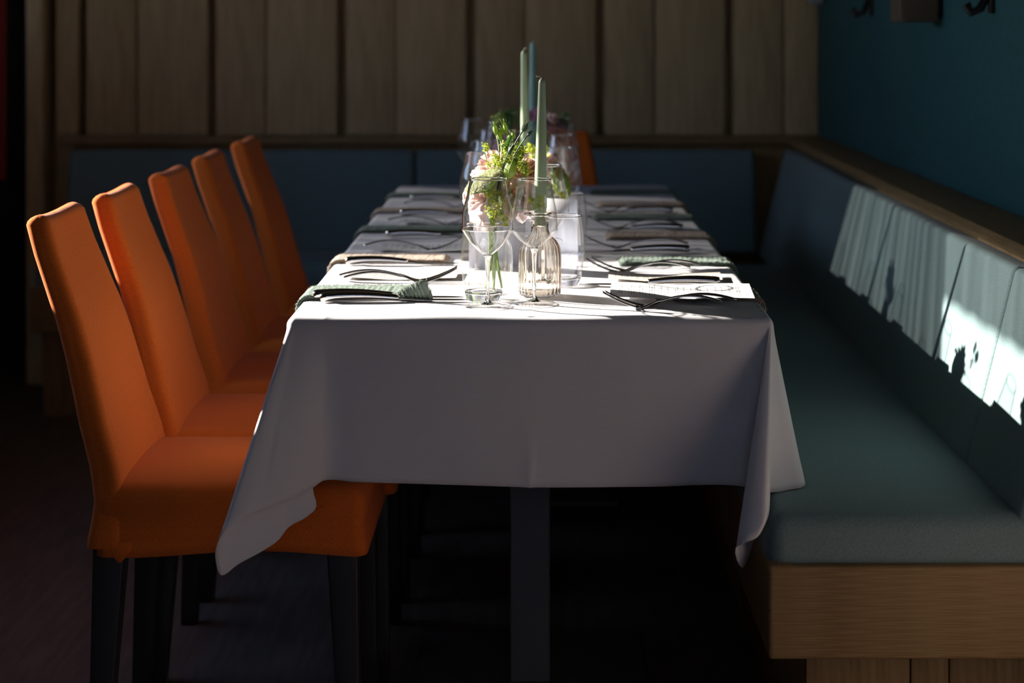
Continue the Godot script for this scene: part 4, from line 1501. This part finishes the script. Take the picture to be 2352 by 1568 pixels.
	# cut stems standing in the front bottle
	for k in 6:
		var st := st_new()
		var a := TAU * k / 6
		tube(st, curve3(neck + Vector3(0.009 * cos(a), 0.01, 0.009 * sin(a)), neck + Vector3(0.006 * cos(a + 1), -0.06, 0.006 * sin(a + 1)), Vector3(neck.x + 0.017 * cos(a + 2.6), TOP + 0.013, neck.z + 0.017 * sin(a + 2.6)), 12), 0.0021, 0.0019, 8)
		var o := build("cut_stem", st, M.stem)
		tag(o, "cut green flower stem standing inside the front clear bottle", "stem", "cut stems in the front bottle")
	# the two bouquets farther down the table
	var n2 := on_cloth(1232, 3.68, 0.145)
	bloom("ruffled_flower", P(1252, 378, 3.69), Vector3(0.4, 0.8, 0.3), 0.040, 4, M.pale_pink, M.blush, "pale bloom of the middle bouquet, behind the near candle", rg, n2, 0.08, 0.6, 11)
	pincushion(P(1284, 418, 3.68), Vector3(0.85, 0.35, 0.3), 0.036, M.bud, "green pincushion flower head behind the bench side wine glass", n2)
	spray(P(1228, 338, 3.62), 0.026, 130, M.lime, "blurred lime spray between the near and middle candles", n2, 0.003)
	spray(P(1290, 440, 3.66), 0.024, 100, M.lime, "lime spray low on the bench side of the middle bouquet", n2, 0.003)
	bloom("rose", P(1200, 400, 3.70), Vector3(-0.2, 0.9, 0.3), 0.036, 4, M.blush, M.peach, "blush rose of the middle bouquet behind the fat bud", rg, n2, 0.05, 0.5, 12)
	var n3 := on_cloth(1222, 4.42, 0.145)
	bloom("rose", P(1268, 280, 4.40), Vector3(0.3, 0.8, 0.4), 0.034, 4, M.lilac, M.blush, "shaded lilac rose of the farthest bouquet beside the near candle", rg, n3, 0.06, 0.6, 13)
	bloom("rose", P(1237, 262, 4.44), Vector3(0.0, 0.9, 0.3), 0.030, 4, M.lilac, M.lilac, "shaded lilac rose at the top of the farthest bouquet", rg, n3, 0.06, 0.6, 14)
	bloom("rose", P(1165, 318, 4.42), Vector3(-0.4, 0.8, 0.3), 0.034, 4, M.lilac, M.lilac, "shaded lilac rose on the chair side of the farthest bouquet", rg, n3, 0.06, 0.6, 15)
	bloom("rose", P(1286, 312, 4.38), Vector3(0.6, 0.4, 0.6), 0.026, 4, M.peach, M.peach, "small peach bloom low on the bench side of the farthest bouquet", rg, n3, 0.06, 0.5, 16)
	for q in [[1152, 266, "blurred green bud cluster on the chair side of the farthest bouquet"], [1168, 262, "darker blurred sprig beside the chair side bud cluster"], [1290, 268, "blurred green sprig highest on the bench side"], [1272, 285, "blurred yellow green sprig over the lilac rose"]]:
		spray(P(q[0], q[1], 4.42), 0.026, 90, M.bud if q[0] < 1160 else (M.leaf if q[0] != 1272 else M.lime), q[2], n3, 0.005)
	for q in [[1150, 250, 1154, 285, "long pale green bud in the farthest bouquet"], [1172, 262, 1170, 295, "long dark green bud in the farthest bouquet"]]:
		bud_stem(P(q[0], q[1], 4.40), P(q[2], q[3], 4.40), 0.03, 0.008, M.bud if q[0] < 1160 else M.leaf, M.leaf, P(1200, 350, 4.42), n3, q[4], "buds in the farthest bouquet")

# ------------------------------------------------------------------ things on the walls
func _wall_items() -> void:
	var lamp := base("wall_lamp", Vector3(0.94, 1.276, -4.42))
	tag(lamp, "dark brown box shaped wall lamp high on the blue green wall", "wall lamp")
	box_piece("shade", Vector3(-0.052, 0.0, -0.06), Vector3(0.044, 0.26, 0.06), M.frame, lamp, 0.006, 2)
	box_piece("wall_plate", Vector3(0.044, 0.02, -0.045), Vector3(0.056, 0.24, 0.045), M.black, lamp, 0.003)
	for k in 2:
		var h := base("coat_hook", Vector3(0.996, 1.285, [-5.28, -3.88][k]))
		tag(h, ["black coat hook between the dark box and the panelled wall", "black coat hook on the camera side of the dark box"][k], "hook", "black coat hooks")
		var st := st_new()
		rbox(st, Vector3(-0.006, 0.06, 0), Vector3(0.006, 0.05, 0.012), 0.003, 2)
		build("back_plate", st, M.black, h)
		st = st_new()
		tube(st, [Vector3(-0.01, 0.06, 0), Vector3(-0.03, 0.02, 0), Vector3(-0.05, 0.012, 0), Vector3(-0.062, 0.03, 0)], 0.009, 0.011, 10)
		build("prong", st, M.black, h)
	var g := base("wall_fitting", Vector3(0.975, 1.337, -6.2))
	tag(g, "small pale grey fitting in the corner above the panelled wall end", "fitting")
	box_piece("cover", Vector3(-0.028, 0, -0.03), Vector3(0.019, 0.09, 0.03), M.grey, g, 0.006, 2)
	box_piece("bracket", Vector3(0.012, 0.01, 0.03), Vector3(0.02, 0.08, 0.06), M.black, g)
	# red curtain in the dark corner past the panelled wall
	var st := st_new()
	var rows := []
	for r in 7:
		var row := []
		for c in 41:
			var t := c / 40.0
			row.append(Vector3(-1.93 + 0.03 * sin(t * 14.0 + 1.0) + 0.02 * sin(t * 5.0), 0.72 + 1.75 * r / 6.0, -6.26 - 0.11 * t))
		rows.append(row)
	grid(st, rows)
	var back := []
	for r in rows:
		var row := []
		for v in r: row.append(v + Vector3(-0.004, 0, 0))
		row.reverse()
		back.append(row)
	grid(st, back)
	tag(build("red_curtain", st, M.red), "dark red curtain hanging in the corner past the panelled wall", "curtain")
